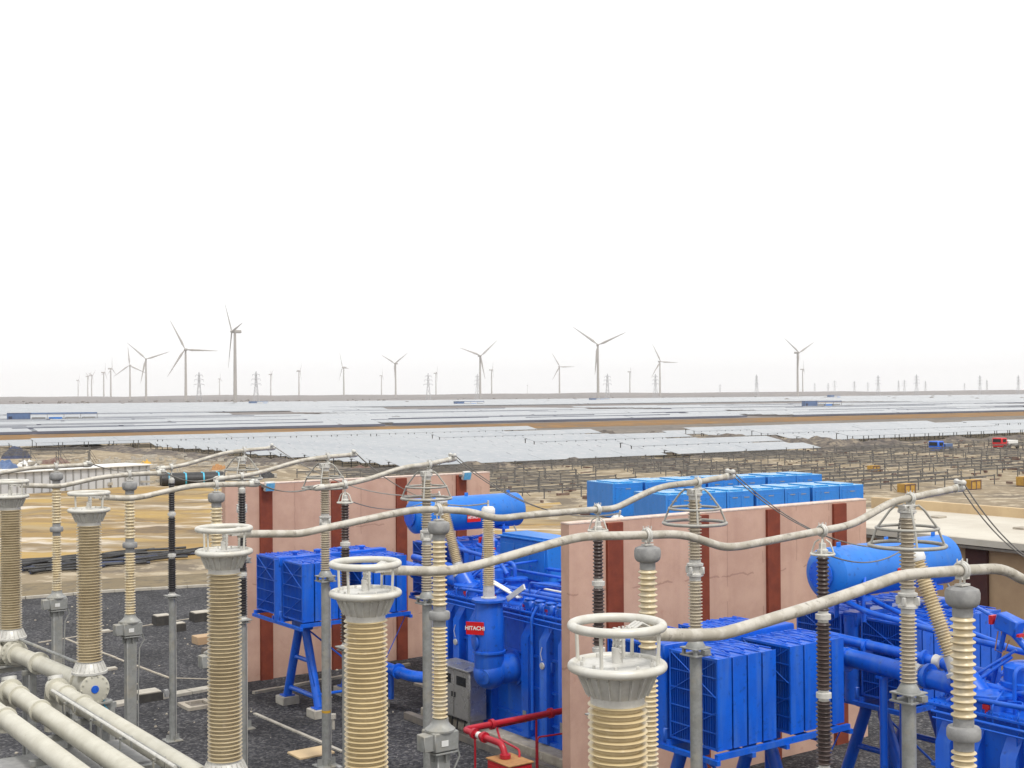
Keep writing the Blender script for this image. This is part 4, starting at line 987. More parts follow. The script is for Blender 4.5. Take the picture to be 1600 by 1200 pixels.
rough('sandy_hump', 62, 130, 74, 98, 1.0, .35, .06, M['land'], 5, seed=3)
rough('rough_land', 66, 270, 98, 154, 1.6, .5, .05, M['land'], 6, seed=9)
rough('rough_land', 30, 88, 150, 290, 1.6, .9, .05, M['land'], 6, seed=5)
rough('soil_bank', 82, 91, 150, 288, .9, .9, .22, M['mound'], 3.5, base=.3, seed=2)
rough('soil_bank', 88, 186, 146.5, 152, .8, 1.0, .25, M['mound'], 2, base=.35, seed=4)
rough('soil_bank', 186, 207, 150, 285, 1.2, 1.7, .16, M['mound'], 5, base=.4, seed=6)
rough('soil_bank', 205, 420, 163, 169.5, 1.1, 1.2, .2, M['mound'], 2.5, base=.35, seed=8)
sheet('far_land', [q(100, 1902), q(6200, 1902), q(9000, 8000), q(-3500, 8000)], .05, M['farland'])
sheet('field_soil', [q(-400, 374), q(2600, 374), q(5600, 1900), q(-900, 1900)], .04, M['farland'])
sheet('grey_soil_strip', [q(60, 288), q(200, 284), q(230, 232), q(900, 228), q(900, 352), q(60, 352)], .03, M['greystrip'])
sheet('ochre_embankment', [q(20, 326), q(190, 322), q(240, 316), q(900, 312), q(900, 368), q(20, 374)], .06, M['canal'])

# ================================================================ solar fields
def row_mesh(L, dz=0.0, bay=3.2):
    w, z0, z1 = 4.3, .75 + dz, 1.55 + dz
    mb = MB(); ang = math.atan2(z1 - z0, w); R = Matrix.Rotation(ang, 3, 'X'); n = max(1, int(L / 8))
    for i in range(n):
        a = L * i / n
        mb.box((a + L / n / 2, 0, (z0 + z1) / 2 + random.uniform(-.01, .01)), (L / n - .04, w / math.cos(ang), .05), Matrix.Rotation(ang + random.uniform(-.004, .004), 3, 'X'))
    return mb
def legs_mesh(L, dz=0.0):
    mb = MB(); n = max(2, int(L / 5))
    for i in range(n + 1):
        x = .2 + (L - .4) * i / n
        mb.box((x, -1.4, .45 + dz / 2), (.12, .12, .9 + dz)).box((x, 1.4, .62 + dz / 2), (.12, .12, 1.24 + dz))
    mb.box((L / 2, -1.4, .84 + dz), (L, .08, .1)).box((L / 2, 1.4, 1.2 + dz), (L, .08, .1))
    return mb
NROW = 0
def solar_row(s0, s1, t, label, group, lift=0.0):
    global NROW
    NROW += 1
    L = s1 - s0; dz = random.uniform(-.03, .03) + lift
    o = row_mesh(L, dz).build('solar_panel_row', M['panel'], None, P(s0, t), TH); tag(o, label, 'solar panels', group)
    legs_mesh(L, dz).build('support_frame', M['frame'], o)
ordn = ['first', 'second', 'third', 'fourth', 'fifth', 'sixth', 'seventh', 'eighth', 'ninth', 'tenth', 'eleventh', 'twelfth', 'thirteenth', 'fourteenth', 'fifteenth', 'sixteenth', 'seventeenth', 'eighteenth', 'nineteenth', 'twentieth', 'twenty-first', 'twenty-second', 'twenty-third']
k = 0; t_ = 154.5
while t_ < 252:
    f = (t_ - 152) / 148
    lf = .95 if k in (4, 10) else .05 * (k % 2); lg = .95 if k in (2, 7, 13) else .05 * (k % 2)
    solar_row(91.5 + random.uniform(-1, 1), 141 + f * 2, t_, 'pale solar row left of the break in the nearest field, %s from the front' % ordn[k], 'solar rows in the nearest field')
    solar_row(143.4 + f * 2, 178 + f * 22 + random.uniform(-1, 1), t_, 'pale solar row right of the break in the nearest field, %s from the front' % ordn[k], 'solar rows in the nearest field', lg)
    k += 1; t_ += 5.6
k = 0; t_ = 262
while t_ < 281:
    solar_row(72 - k * 3, 196 - k * 5, t_, 'pale solar row behind the dark path of the nearest field, %s from the path' % ordn[k], 'solar rows behind the dark path', .9 if k == 0 else .1)
    k += 1; t_ += 5.6
k = 0; t_ = 172
while t_ < 228:
    a = 207 + (t_ - 170) * .06
    for (b0, b1, nm) in ((a, 288 + (t_ - 170) * .3, 'left'), (291 + (t_ - 170) * .3, 372, 'middle'), (375, 460, 'right')):
        if k == 5 and nm != 'right': continue
        solar_row(b0, b1, t_, 'pale solar row in the %s block of the right field, %s from the front' % (nm, ordn[k] if k < 23 else 'last'), 'solar rows in the right field', .95 if (k + len(nm)) % 4 == 0 else 0)
    k += 1; t_ += 5.6 + (2.5 if k in (4, 9, 13) else 0)

# far fields: rows nobody could count, one object per block
def far_block(s0, s1, t0, t1, nm='far_solar_field'):
    mb = MB(); t = t0; pitch = 9 if t0 < 700 else 16
    while t < t1:
        a = s0; 
        while a < s1 - 5:
            L = min(random.uniform(60, 140), s1 - a); h = random.uniform(-.05, .05)
            mb.box((a + L / 2, t, 1.25 + h), (L - 1.5, 5.2 if t0 < 700 else 9.5, .06), Matrix.Rotation(.15, 3, 'X') )
            a += L
        t += pitch
    mb.box(((s0 + s1) / 2, t0 - 2.8, .55), (s1 - s0, .3, .72))  # added dark strip: painted shade under the block's front edge
    nf = 1
    for fr in (.22, .42, .62, .82):
        if random.random() < .75:
            a = s0 + (s1 - s0) * random.uniform(0, .5); e_ = min(s1, a + (s1 - s0) * random.uniform(.25, .8)); tt = t0 + (t1 - t0) * fr
            mb.box(((a + e_) / 2, tt - 3.2, 1.5), (e_ - a, .3, .50)); nf += 1  # more added strips, drawing broken lines of shade between rows
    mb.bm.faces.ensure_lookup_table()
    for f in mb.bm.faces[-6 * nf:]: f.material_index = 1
    o = mb.build(nm, M['panel'], None, P(0, 0), TH); o.data.materials.append(M['row_shade']); o['kind'] = 'stuff'; o['label'] = 'far off sheet of pale solar panels beyond the ochre embankment'
    return o
random.seed(11)
tb = [378, 480, 610, 770, 960, 1180, 1450, 1880]
for i, (a, b) in enumerate(zip(tb, tb[1:])):
    s = .16 * a - 30 + random.uniform(-20, 20); e = 1.75 * b + 60
    while s < e:
        L = random.uniform(.25, .7) * a
        d0 = random.choice((0, 0, .08)) * (b - a)
        if random.random() > .08: far_block(s, min(s + L, e), a + d0, b - b * random.uniform(.06, .10))
        s += L + random.choice((8, 20, 60))

# ---- unfinished mounting frames on the right
random.seed(5)
def frame_row(s0, s1, t, label, grp, h=1.15):
    L = s1 - s0; o = MB()
    n = max(2, int(L / 4.6))
    for i in range(n + 1):
        x = L * i / n; hh = h + random.uniform(-.12, .25); o.box((x, 0, hh / 2), (.09, .09, hh)).box((x, 0, hh), (.22, .16, .08))
        if random.random() < .5: o.tube([(x, 0, h * .8), (x + 1.2, .2, .1)], .035, 4)
    o.box((L / 2, 0, h - .12), (L, .08, .14))
    for i in range(n): o.box((L * (i + .5) / n, .42, h - .28), (.06, .95, .06))
    o.box((L / 2, .9, h - .35), (L * .98, .06, .08))
    ob = o.build('mounting_frame', M['frame'], None, P(s0, t), TH); return tag(ob, label, 'mounting frame', grp)
names_t = ordn
for k in range(16):
    t_ = 86 + k * 4.1
    for c, (a, b) in enumerate(((72, 102), (104, 134), (136, 166), (168, 198), (200, 250))):
        if c == 0 and t_ < 100: continue
        if t_ < 92 and c < 1: continue
        a2 = a + random.uniform(0, 5); b2 = b - random.uniform(0, 5)
        frame_row(a2, b2, t_ + random.uniform(-.4, .4), 'bare panel mounting frame, %s row from the front, %s stretch from the left' % (ordn[k], ordn[c]), 'bare mounting frames on the right land')
for k in range(3):
    frame_row(38 + k * 3, 62 + k * 3, 196 + k * 9, 'bare mounting frame behind the dark heap at far left, %s from the front' % ordn[k], 'bare frames at the far left', 2.4)
m = MB(); random.seed(3)
for i in range(600):                        # litter of stored purlins, crates and spoil
    s = random.uniform(70, 255); t_ = random.uniform(84, 166); p = P(s, t_)
    a = random.choice((TH, TH, TH + 1.57)) + random.uniform(-.1, .1); L = random.choice((.25, .3, .4, .8, 1.6))
    m.box((p.x, p.y, .2), (L, random.uniform(.15, .3), random.uniform(.1, .35)), Matrix.Rotation(a, 3, 'Z'))
o = m.build('building_litter', M['rust']); o['kind'] = 'stuff'
m = MB()
for i in range(260):
    s = random.uniform(30, 84); t_ = random.uniform(146, 215); p = P(s, t_)
    L = random.choice((.3, .5, 1.0, 2.0))
    m.box((p.x, p.y, .5), (L, random.uniform(.2, .6), random.uniform(.1, .5)), Matrix.Rotation(random.uniform(0, 3), 3, 'Z'))
o = m.build('building_litter', M['concrete_pale']); o['kind'] = 'stuff'

# ================================================================ blue containers behind the wall
def container(p, ra, w, d, h, label, split):
    c = thing('blue_container', label, 'container', (p.x, p.y, 0), ra, 'bright blue containers behind the near wall')
    b = MB().box((w / 2, d / 2, h / 2 + .1), (w, d, h - .1), bev=.03).build('body', M['blue_bright'], c)
    l_ = MB().box((w / 2, d / 2, h + .05), (w - .04, d - .04, .06), bev=.015).build('lid', M['lid'], c)
    MB().box((w / 2, d / 2, h + .12), (w * .62, d * .7, .08), bev=.03).build('hatch', M['lid'], l_)
    for x in ([w * .5] if not split else [w * .28, w * .72]):
        dd = MB().box((x, -.02, h * .5), (w * (.40 if split else .84), .04, h * .82), bev=.01).build('door', M['blue_bright'], c)
        MB().box((x, -.05, h * .86), (.5, .03, .06)).box((x + w * .12, -.055, h * .5), (.05, .04, .4)).build('handle', M['cap'], dd)
    MB().box((w / 2, d / 2, .05), (w - .2, d - .2, .1)).build('skid', M['cap'], c)
pf = at_z(1040, 775, 3.0); sf, tf = ST_of(pf); pe = at_z(1353, 758, 3.0); se, te = ST_of(pe)
n = 7; d = pe - pf; w = d.length / n; RA = math.atan2(d.y, d.x); e_ = d.normalized()
for i in range(n):
    container(pf + e_ * (w * i + .04), RA, w - (.08 if i % 2 else .30), 4.3, 3.0, '%s blue container from the left in the front row' % ordn[i].capitalize(), i in (0, 2, 4))
pb = at_z(957, 757, 3.0); sb, tb_ = ST_of(pb); pe = at_z(1288, 742, 3.0); se, te = ST_of(pe)
d = pe - pb; w = d.length / n; RA = math.atan2(d.y, d.x); e_ = d.normalized()
for i in range(n):
    container(pb + e_ * (w * i + .04), RA, w - (.08 if i % 2 else .30), 4.3, 3.0, '%s blue container from the left in the back row' % ordn[i].capitalize(), i in (1, 3))

# ================================================================ low building at right
R = thing('low_building', 'low tan building with white flat roof at the right edge', 'building', P(43.6, 12, 0), TH)
LB = 27.5; WB = 7.4
MB().box((WB / 2, LB / 2, 2.45), (WB, LB, 4.9)).build('wall', M['tan'], R)
rf = MB().box((WB / 2 - .25, LB / 2, 5.0), (WB + .9, LB + .6, .16), bev=.02).build('roof', M['roof'], R)
MB().box((-.72, LB / 2, 4.93), (.08, LB + .64, .26), bev=.01).build('roof_edge', M['roof'], rf)
MB().box((WB + .3, LB / 2 - .5, 5.2), (.25, LB + 3.4, .62), bev=.02).build('parapet', M['tan_light'], rf)
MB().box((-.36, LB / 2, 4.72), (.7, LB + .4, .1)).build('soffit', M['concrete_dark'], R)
for y in (24.9, 17.6, 11.2, 4.0):
    MB().box((-.06, y, 2.3), (.16, .95, 4.55), bev=.01).build('column', M['maroon'], R)
for y in (26.2, 22.2, 14.0):
    w_ = MB().box((-.03, y - 2.6 if y == 26.2 else y, 3.55), (.1, 1.15, .8)).build('window', M['dark'], R)
    MB().box((-.09, y - 2.6 if y == 26.2 else y, 3.1), (.16, 1.3, .08)).build('sill', M['concrete_pale'], w_)
MB().box((-.04, 25.7, 2.9), (.06, .9, .6)).build('notice_panel', M['white'], R)
MB().box((-.02, LB - .1, 4.2), (.1, 1.6, 1.1)).build('gable_opening', M['dark'], R)
for sx, y in ((2.2, 7.0), (3.6, 18.0), (5.0, 23.0)): MB().box((sx, y, 5.12), (.6, .5, .1), bev=.02).build('roof_hatch', M['concrete'], rf)
sheet('concrete_apron', [q(52.5, 5), q(64, 5), q(64, 52), q(52.5, 52)], .03, M['concrete'])

# ================================================================ things on the lot
w0 = at_z(-60, 779, 0); w1 = at_z(235, 758, 0); L = (w1 - w0).length; an = math.atan2((w1 - w0).y, (w1 - w0).x)
t = thing('precast_shed', 'long low white panel shed at the left edge', 'shed', w0, an)
MB().box((L / 2, 2.6, 1.2), (L, 5, 2.4)).build('wall', M['shed_roof'], t)
MB().box((L / 2, 2.6, 2.47), (L + .4, 5.6, .14), bev=.02).build('roof', M['white'], t)
for i in range(24):
    if i % 1 == 0: MB().box((L * (i + .5) / 24, .06, 1.2), (.14, .12, 2.3)).build('post', M['cap'], t)
p0 = at_z(246, 760, 0); p1 = at_z(345, 757, 0)
random.seed(2)
for i, (dy, dz, lb) in enumerate(((0, .75, 'front black pipe of the bundle with cyan bands'), (1.6, .75, 'rear black pipe of the bundle with cyan bands'))):
    d = (p1 - p0); L = d.length; an = math.atan2(d.y, d.x); n_ = Vector((-d.y, d.x, 0)).normalized()
    t = thing('black_pipe', lb, 'pipe', p0 + n_ * dy, an, 'big black pipes stacked on the sand')
    sh = random.uniform(-.5, .5)
    MB().lathe([(.62, 0), (.74, 0), (.74, L), (.62, L)], (sh, 0, dz), (1, 0, 0), 24).build('barrel', M['black'], t)
    for k in (.12, .38, .66, .9): MB().lathe([(.73, -.09), (.765, -.09), (.765, .09), (.73, .09)], (sh + L * k, 0, dz), (1, 0, 0), 24).build('band', M['cyan'], t)
m_names = 'strand'
h0 = at_z(30, 893, 0); h1 = at_z(325, 866, 0)
t = thing('hose_bundle', 'loose bundle of black hoses lying along the track', 'hoses', h0, 0)
for i in range(14):
    o0 = random.uniform(-2.2, 3.0); e = random.uniform(.55, 1.08); pts = []
    for k in range(16):
        f = k / 15 * e + random.uniform(-.004, .004); p = h0.lerp(h1, f) - h0
        nn = Vector((-(h1 - h0).y, (h1 - h0).x, 0)).normalized()
        pts.append(p + nn * (o0 + .45 * math.sin(k * .7 + i)) + Vector((0, 0, .12 + .07 * (i % 4))))
    MB().tube(pts, .09, 6).build('hose', M['black'] if i % 4 else M['tarp'], t)
def heap(px, py, w, d, h, m, label, cat, name):
    mb = MB(); n = 22; g_ = []
    for i in range(n + 1):
        row = []
        for j in range(n + 1):
            x, y = i / n * 2 - 1, j / n * 2 - 1; rr = max(0, 1 - (x * x + y * y) ** .9)
            z = h * (rr ** .6) * (.75 + .7 * mn.noise(Vector((x * 2.6 + px, y * 2.6, 1)))) - .05
            row.append(mb.bm.verts.new((x * w / 2, y * d / 2, z)))
        g_.append(row)
    for i in range(n):
        for j in range(n): mb.bm.faces.new((g_[i][j], g_[i + 1][j], g_[i + 1][j + 1], g_[i][j + 1]))
    return tag(mb.build(name, m, None, at_z(px, py, 0), TH, sharp=50), label, cat)
heap(26, 716, 5.2, 4, 2.0, M['tarp'], 'blue-black tarpaulin heap at far left', 'heap', 'tarpaulin_heap')
heap(8, 734, 4.0, 3, 1.7, M['shed'], 'blue covered stack at the left edge below the tarpaulin heap', 'heap', 'covered_stack')
heap(84, 724, 5.5, 4, 1.0, M['rust'], 'brown scrap heap right of the tarpaulin heap', 'heap', 'scrap_heap')
heap(44, 728, 3.6, 3, 1.0, M['white'], 'white bag pile beside the brown scrap heap', 'heap', 'bag_pile')
heap(228, 726, 1.8, 1.8, .8, M['yellow'], 'yellow cover on the soil bank', 'heap', 'yellow_cover')
heap(342, 736, 2.4, 2, 1.2, M['redbox_top'], 'orange-brown heap behind the black pipes', 'heap', 'orange_heap')
heap(418, 748, 2.6, 2, 1.2, M['black'], 'dark pile behind the left end of the far wall', 'heap', 'dark_pile')
heap(565, 736, 5, 3, .8, M['rust'], 'dark scrap heap above the far wall', 'heap', 'scrap_heap')
def crate(px, py, w, d, h, label):
    t = thing('wooden_crate', label, 'crate', at_z(px, py, 0), TH, 'yellow crates on the right land')
    MB().box((0, 0, h / 2 + .08), (w, d, h - .1)).build('body', M['wood'], t)
    m = MB()
    for x in (-w / 2, 0, w / 2): m.box((x, -d / 2 - .03, h / 2), (.12, .05, h))
    m.box((0, -d / 2 - .03, h - .06), (w, .04, .1)).box((0, 0, .05), (w, d, .1))
    m.build('batten', M['rust'], t)
crate(1416, 771, 1.7, 1.0, 1.0, 'yellow crate nearest the blue containers'); crate(1519, 765, 1.7, 1.0, 1.05, 'yellow crate between the other two yellow crates'); crate(1600, 760, 1.5, 1.0, 1.05, 'yellow crate cut by the right edge')
crate(1365, 737, 1.4, 1.0, .8, 'small orange crate farther back among the frames')
def truck(px, py, cabm, bodym, label, L=4.6, rot=TH):
    t = thing('parked_truck', label, 'truck', at_z(px, py, 0), rot)
    c = MB().box((0, 0, 1.25), (1.7, 2.0, 1.7), bev=.12).build('cab', cabm, t)
    MB().box((-.86, 0, 1.6), (.03, 1.6, .6)).box((0, -1.01, 1.6), (1.0, .03, .55)).build('window', M['dark'], c)
    MB().box((L / 2 + .5, 0, 1.15), (L - 1.6, 2.0, .9), bev=.04).build('body', bodym, t)
    for x in (0, L - .4):
        for y in (-.9, .9): MB().cyl((x, y - .12, .42), (x, y + .12, .42), .42, seg=18).build('wheel', M['black'], t)
truck(1562, 702, M['signred'], M['white'], 'red-cabbed white truck on the far right land')
truck(1463, 708, M['blue'], M['shed'], 'small blue vehicle left of the red truck', 3.6)

def station(px, py, label, n=4, sc_=1.0, rot=TH - .25):
    t = thing('inverter_station', label, 'station', at_z(px, py, 0), rot, 'blue inverter stations in the solar fields')
    MB().box((0, 0, 2.1 * sc_), (9 * sc_, 4, 4.2 * sc_)).build('cabin', M['shed'], t)
    MB().box((0, 0, 4.3 * sc_), (9.4 * sc_, 4.4, .2)).build('roof', M['shed_roof'], t)
    MB().box((-3.2 * sc_, -2.03, 1.5 * sc_), (1.4, .06, 2.6 * sc_)).build('door', M['tarp'], t)
    MB().box((4.5 * sc_ + n * 3.3, 0, 3.9 * sc_), (n * 6.6, 4, .55)).build('canopy', M['shed'], t)
    for k in range(n):
        x = 4.5 * sc_ + k * 6.6 + 3.3; MB().box((x, 0, 1.2), (5.2, 2.4, 2.2)).build('inverter', M['blue_bright'] if k == 1 else M['cap'], t)
    for k in range(n + 1): MB().box((4.5 * sc_ + k * 6.6, -1.8, 1.9), (.25, .25, 3.8)).build('post', M['cap'], t)
station(29, 661, 'largest blue station with long canopy at far left', 4)
station(395, 632.5, 'small blue station beyond the field, under the tallest left turbine', 2)
station(717, 634, 'blue station in the far field near the centre', 3)
station(926, 627, 'tiny blue station under the tall centre turbine', 3)
station(1265, 637, 'blue station with canopy under the right turbine', 3, 1.1)
station(1298, 622, 'far grey-blue station right of the right turbine base', 2, 1.3)

# ================================================================ wind turbines and pylons
def turbine(px, hy, ang, yaw, label, hubh=95.0, blade=52.0):
    hz = 615.5 - ROL * (px - 800); Y = (hubh - H) * 2000 / (hz - hy); p = at_y(px, hy, Y); p.z = 0
    t = thing('wind_turbine', label, 'wind turbine', p, 0, 'white wind turbines on the horizon')
    g = max(1.0, Y / 2300); G = M['trunkgrey']
    MB().lathe([(2.6, 0), (2.5, 10), (1.6, hubh - 1)], seg=14).build('tower', G, t)
    h = MB().box((0, 3.0, hubh), (4, 11, 4.2), bev=.8).build('nacelle', G, t)
    r = MB().lathe([(.1, 5.2), (1.6, 4.2), (2.0, 2.5), (2.0, .3)], (0, -1.2, hubh), (0, -1, 0), 14).build('hub', G, t)
    for k in range(3):
        a = math.radians(ang + 120 * k); d = Vector((math.sin(a), 0, math.cos(a))); n_ = Vector((math.cos(a), 0, -math.sin(a)))
        c = Vector((0, -4.2, hubh)); m = MB(); vs = []
        for f, w in ((0, 1.7), (.06, 1.8), (.2, 4.0), (.5, 2.6), (.8, 1.5), (1.0, .5)):
            th = .8 * (1 - f) + .15
            vs.append([m.bm.verts.new(c + d * (blade * f + 1.0) + n_ * (w * .65) ), m.bm.verts.new(c + d * (blade * f + 1.0) + Vector((0, -th, 0))), m.bm.verts.new(c + d * (blade * f + 1.0) - n_ * (w * .35)), m.bm.verts.new(c + d * (blade * f + 1.0) + Vector((0, th, 0)))])
        for A_, B_ in zip(vs, vs[1:]):
            for j in range(4): m.bm.faces.new((A_[j], A_[(j + 1) % 4], B_[(j + 1) % 4], B_[j]))
        m.bm.faces.new(vs[0]); m.bm.faces.new(list(reversed(vs[-1])))
        m.build('blade', G, t)
    t.rotation_euler = (0, 0, math.radians(yaw))
TURB = [(203, 571, -5, 0, 'turbine with one blade up, overlapping its right neighbour at the left', 52), (228, 561, -48, 15, 'turbine with Y-shaped rotor just right of the blade-up turbine', 55),
        (290, 546, -27, 0, 'widest-spread turbine at the left, a blade pointing right', 58), (367, 518, -40, -62, 'tallest turbine, rotor seen edge-on at the left', 50),
        (537, 574, -25, -60, 'small edge-on turbine left of centre', 50), (618, 568, -62, -32, 'turbine with V-shaped blades left of the centre pylon', 50),
        (750, 556, -71, 25, 'turbine left of centre with a pylon behind its tower', 52), (874, 573, -30, 12, 'short turbine left of the tall centre one', 48),
        (934, 539, -54, 0, 'tall centre turbine with V-shaped upper blades', 52), (1031, 565, -27, 20, 'turbine right of centre with a pylon at its left', 52),
        (1246, 551, -56, 35, 'rightmost big turbine, V-shaped upper blades', 52)]
for px, hy, a, yw, lb, bl in TURB: turbine(px, hy, a, yw, lb, 95, bl)
small = [(122, 594, 'leftmost tiny turbine'), (137, 588, 'tiny turbine left in the close pair'), (143, 587, 'tiny turbine right in the close pair'), (162, 582, 'thin distant turbine left of the taller thin one'),
         (173, 576, 'taller thin distant turbine left of the blade-up turbine'), (343, 592, 'tiny turbine between the wide and the tallest turbines'), (423, 585, 'thin turbine right of a left pylon'),
         (467, 580, 'thin turbine standing alone left of centre'), (596, 587, 'thin turbine left of the V-shaped one'), (681, 583, 'thin turbine touching the centre pylon'), (768, 578, 'thin turbine right of the pylon-backed turbine'),
         (824, 602, 'lowest tiny turbine near centre'), (984, 581, 'thin turbine left of the right-centre pylon'), (1254, 577, 'thin turbine just right of the rightmost big one')]
for i, (px, hy, lb) in enumerate(small): turbine(px, hy, random.uniform(-10, 60), 84 + random.uniform(-4, 4), lb + ', rotor edge-on', 95, 36)

def pylon_mesh(h=46.0):
    mb = MB(); r = .25
    lv = [(0, 4.2), (10, 3.0), (20, 2.0), (28, 1.35), (36, 1.1), (42, .9), (h, .15)]
    cs = ((1, 1), (-1, 1), (-1, -1), (1, -1))
    for (z0, w0), (z1, w1) in zip(lv, lv[1:]):
        for k in range(4):
            a, b = cs[k], cs[(k + 1) % 4]
            mb.tube([(a[0] * w0, a[1] * w0, z0), (a[0] * w1, a[1] * w1, z1)], r, 4)
            mb.tube([(a[0] * w0, a[1] * w0, z0), (b[0] * w1, b[1] * w1, z1)], r * .6, 4); mb.tube([(b[0] * w0, b[1] * w0, z0), (a[0] * w1, a[1] * w1, z1)], r * .6, 4)
            mb.tube([(a[0] * w1, a[1] * w1, z1), (b[0] * w1, b[1] * w1, z1)], r * .6, 4)
    return mb
def arms(h=46.0):
    mb = MB(); r = .22
    for z, w in ((27, 7.6), (34, 6.6), (40.5, 5.4)):
        for s in (-1, 1):
            for y in (-.9, .9): mb.tube([(0, y, z), (s * w, 0, z + .6)], r, 4); mb.tube([(0, y, z + 2.4), (s * w, 0, z + .6)], r * .8, 4)
            mb.tube([(s * w, 0, z + .6), (s * w, 0, z - 2.2)], .22, 4)
    return mb
PY = [(311, 581), (400, 580), (669, 583), (746, 584), (949, 584), (1024, 584), (1125, 600), (1182, 585), (1273, 598), (1294, 598), (1304, 594), (1335, 595), (1356, 597), (1372, 586), (1404, 594), (1413, 593), (1432, 585), (1446, 595), (1507, 598), (1531, 586), (1542, 593), (1591, 586)]
plab = ['pylon right of the widest-spread turbine', 'pylon right of the tallest turbine', 'pylon right of the V-shaped turbine at centre-left', 'pylon directly behind a turbine tower', 'pylon right of the tall centre turbine', 'pylon touching the right-centre turbine tower',
        'lone low pylon left of the right turbine', 'pylon standing alone left of the rightmost big turbine', 'low pylon just right of the rightmost big turbine', 'second low pylon right of the rightmost big turbine', 'third pylon right of the rightmost big turbine',
        'fourth pylon right of the rightmost big turbine', 'fifth pylon right of the rightmost big turbine', 'tall pylon, sixth right of the rightmost turbine', 'left one of a close pylon pair at the right', 'right one of a close pylon pair at the right',
        'tall pylon beside the close pair at the right', 'short pylon after the tall one beside the pair', 'small pylon left of the last three at the right', 'tall pylon, third from the right edge', 'pylon second from the right edge', 'pylon at the right edge of the horizon']
base = None
for (px, ty), lb in zip(PY, plab):
    hz = 615.5 - ROL * (px - 800); Y = (46 - H) * 2000 / (hz - ty); p = at_y(px, ty, Y); p.z = 0
    if base is None:
        base = thing('lattice_pylon', 'x', 'pylon', p, .5, 'lattice pylons along the horizon')
        pylon_mesh().build('body', M['lattice'], base); arms().build('cross_arm', M['lattice'], base); base['label'] = lb; base.location = p
    else: copy_tree(base, p, random.uniform(-.4, .9), lb)
# low hills and bushes on the horizon line
mb = MB(); n = 220; g_ = []
for i in range(n + 1):
    x = -4500 + 9500 * i / n; h = 11.5 + 3.5 * mn.fractal(Vector((i * .13, 3, 1)), 1, 2, 4) + max(0, i - 120) * .03
    g_.append([mb.bm.verts.new((x, 3100, -1)), mb.bm.verts.new((x, 4300, h)), mb.bm.verts.new((x, 5200, -1))])
for a, b in zip(g_, g_[1:]):
    for j in range(2): mb.bm.faces.new((a[j], b[j], b[j + 1], a[j + 1]))
o = mb.build('distant_rise', M['farland'], sharp=180); o['kind'] = 'structure'
random.seed(21); mb = MB()
for i in range(420):
    x = random.uniform(-1500, 3000); y = random.uniform(1500, 3000); r = random.uniform(1.5, 4); mb.ball((x, y, r * .25), r, 6, 4, .45)
o = mb.build('far_scrub', M['mound'], sharp=10); o['kind'] = 'stuff'

# ================================================================ air, sky, light, camera
hz = MB().box((0, 4400, 89), (18400, 9600, 182)).build('haze', None); hz['kind'] = 'stuff'
mh = bpy.data.materials.new('pale_air'); mh.use_nodes = True; nt = mh.node_tree
for n_ in list(nt.nodes):
    if n_.type != 'OUTPUT_MATERIAL': nt.nodes.remove(n_)
pv = nt.nodes.new('ShaderNodeVolumePrincipled'); pv.inputs['Density'].default_value = .00008; pv.inputs['Color'].default_value = (.985, .985, .995, 1); pv.inputs['Anisotropy'].default_value = .1
nt.links.new(pv.outputs[0], [n_ for n_ in nt.nodes if n_.type == 'OUTPUT_MATERIAL'][0].inputs['Volume'])
hz.data.materials.append(mh); mh.cycles.homogeneous_volume = True

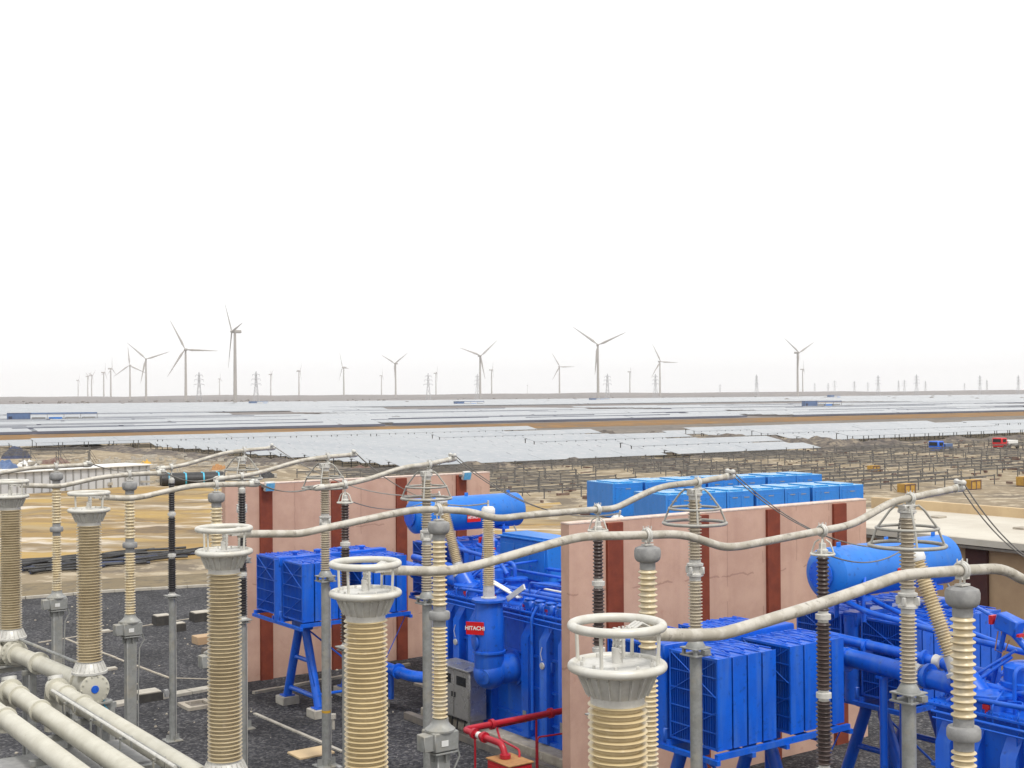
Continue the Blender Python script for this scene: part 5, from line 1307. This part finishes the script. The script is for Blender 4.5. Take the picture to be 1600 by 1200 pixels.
SUN_EL, SUN_AZ = math.radians(58), math.radians(150)     # azimuth clockwise from +Y
w = bpy.data.worlds.new('World'); sc.world = w; w.use_nodes = True; nt = w.node_tree
bg = nt.nodes['Background']
sky = nt.nodes.new('ShaderNodeTexSky'); sky.sky_type = 'NISHITA'; sky.sun_disc = False; sky.sun_elevation = SUN_EL; sky.sun_rotation = SUN_AZ
sky.air_density = 1.0; sky.dust_density = 1.0; sky.ozone_density = 1.0; sky.altitude = 10
hs = nt.nodes.new('ShaderNodeHueSaturation'); hs.inputs['Saturation'].default_value = .12
mx = nt.nodes.new('ShaderNodeMix'); mx.data_type = 'RGBA'; mx.inputs['Factor'].default_value = .86      # bright thin overcast veil over the blue
tw = nt.nodes.new('ShaderNodeTexCoord'); sx = nt.nodes.new('ShaderNodeSeparateXYZ'); nt.links.new(tw.outputs['Generated'], sx.inputs[0])
rm = nt.nodes.new('ShaderNodeMapRange'); rm.inputs['From Min'].default_value = .1; rm.inputs['From Max'].default_value = 1; rm.inputs['To Min'].default_value = 7.3; rm.inputs['To Max'].default_value = 8.6
nt.links.new(sx.outputs['Z'], rm.inputs['Value']); nt.links.new(rm.outputs['Result'], mx.inputs['B'])
nt.links.new(sky.outputs[0], hs.inputs['Color']); nt.links.new(hs.outputs[0], mx.inputs['A']); nt.links.new(mx.outputs['Result'], bg.inputs['Color']); bg.inputs['Strength'].default_value = .15
sl = bpy.data.lights.new('sun', 'SUN'); sl.energy = 2.1; sl.angle = math.radians(11); sl.color = (1, .96, .9)
so = bpy.data.objects.new('sun', sl); COL.objects.link(so)
sd = Vector((math.sin(SUN_AZ) * math.cos(SUN_EL), math.cos(SUN_AZ) * math.cos(SUN_EL), math.sin(SUN_EL)))
so.rotation_euler = sd.to_track_quat('Z', 'Y').to_euler()
cd = bpy.data.cameras.new('camera'); cd.sensor_width = 36; cd.lens = 45; cd.clip_start = .1; cd.clip_end = 20000
co = bpy.data.objects.new('camera', cd); COL.objects.link(co)
mw = Matrix((RGT, UP, -FWD)).transposed().to_4x4(); mw.translation = CAM; co.matrix_world = mw
sc.camera = co
sc.view_settings.view_transform = 'Standard'; sc.view_settings.look = 'None'; sc.view_settings.exposure = .05; sc.view_settings.gamma = 1
sc.render.engine = 'CYCLES'; sc.cycles.use_denoising = True; sc.cycles.max_bounces = 6; sc.cycles.volume_bounces = 1
sc.cycles.use_adaptive_sampling = True
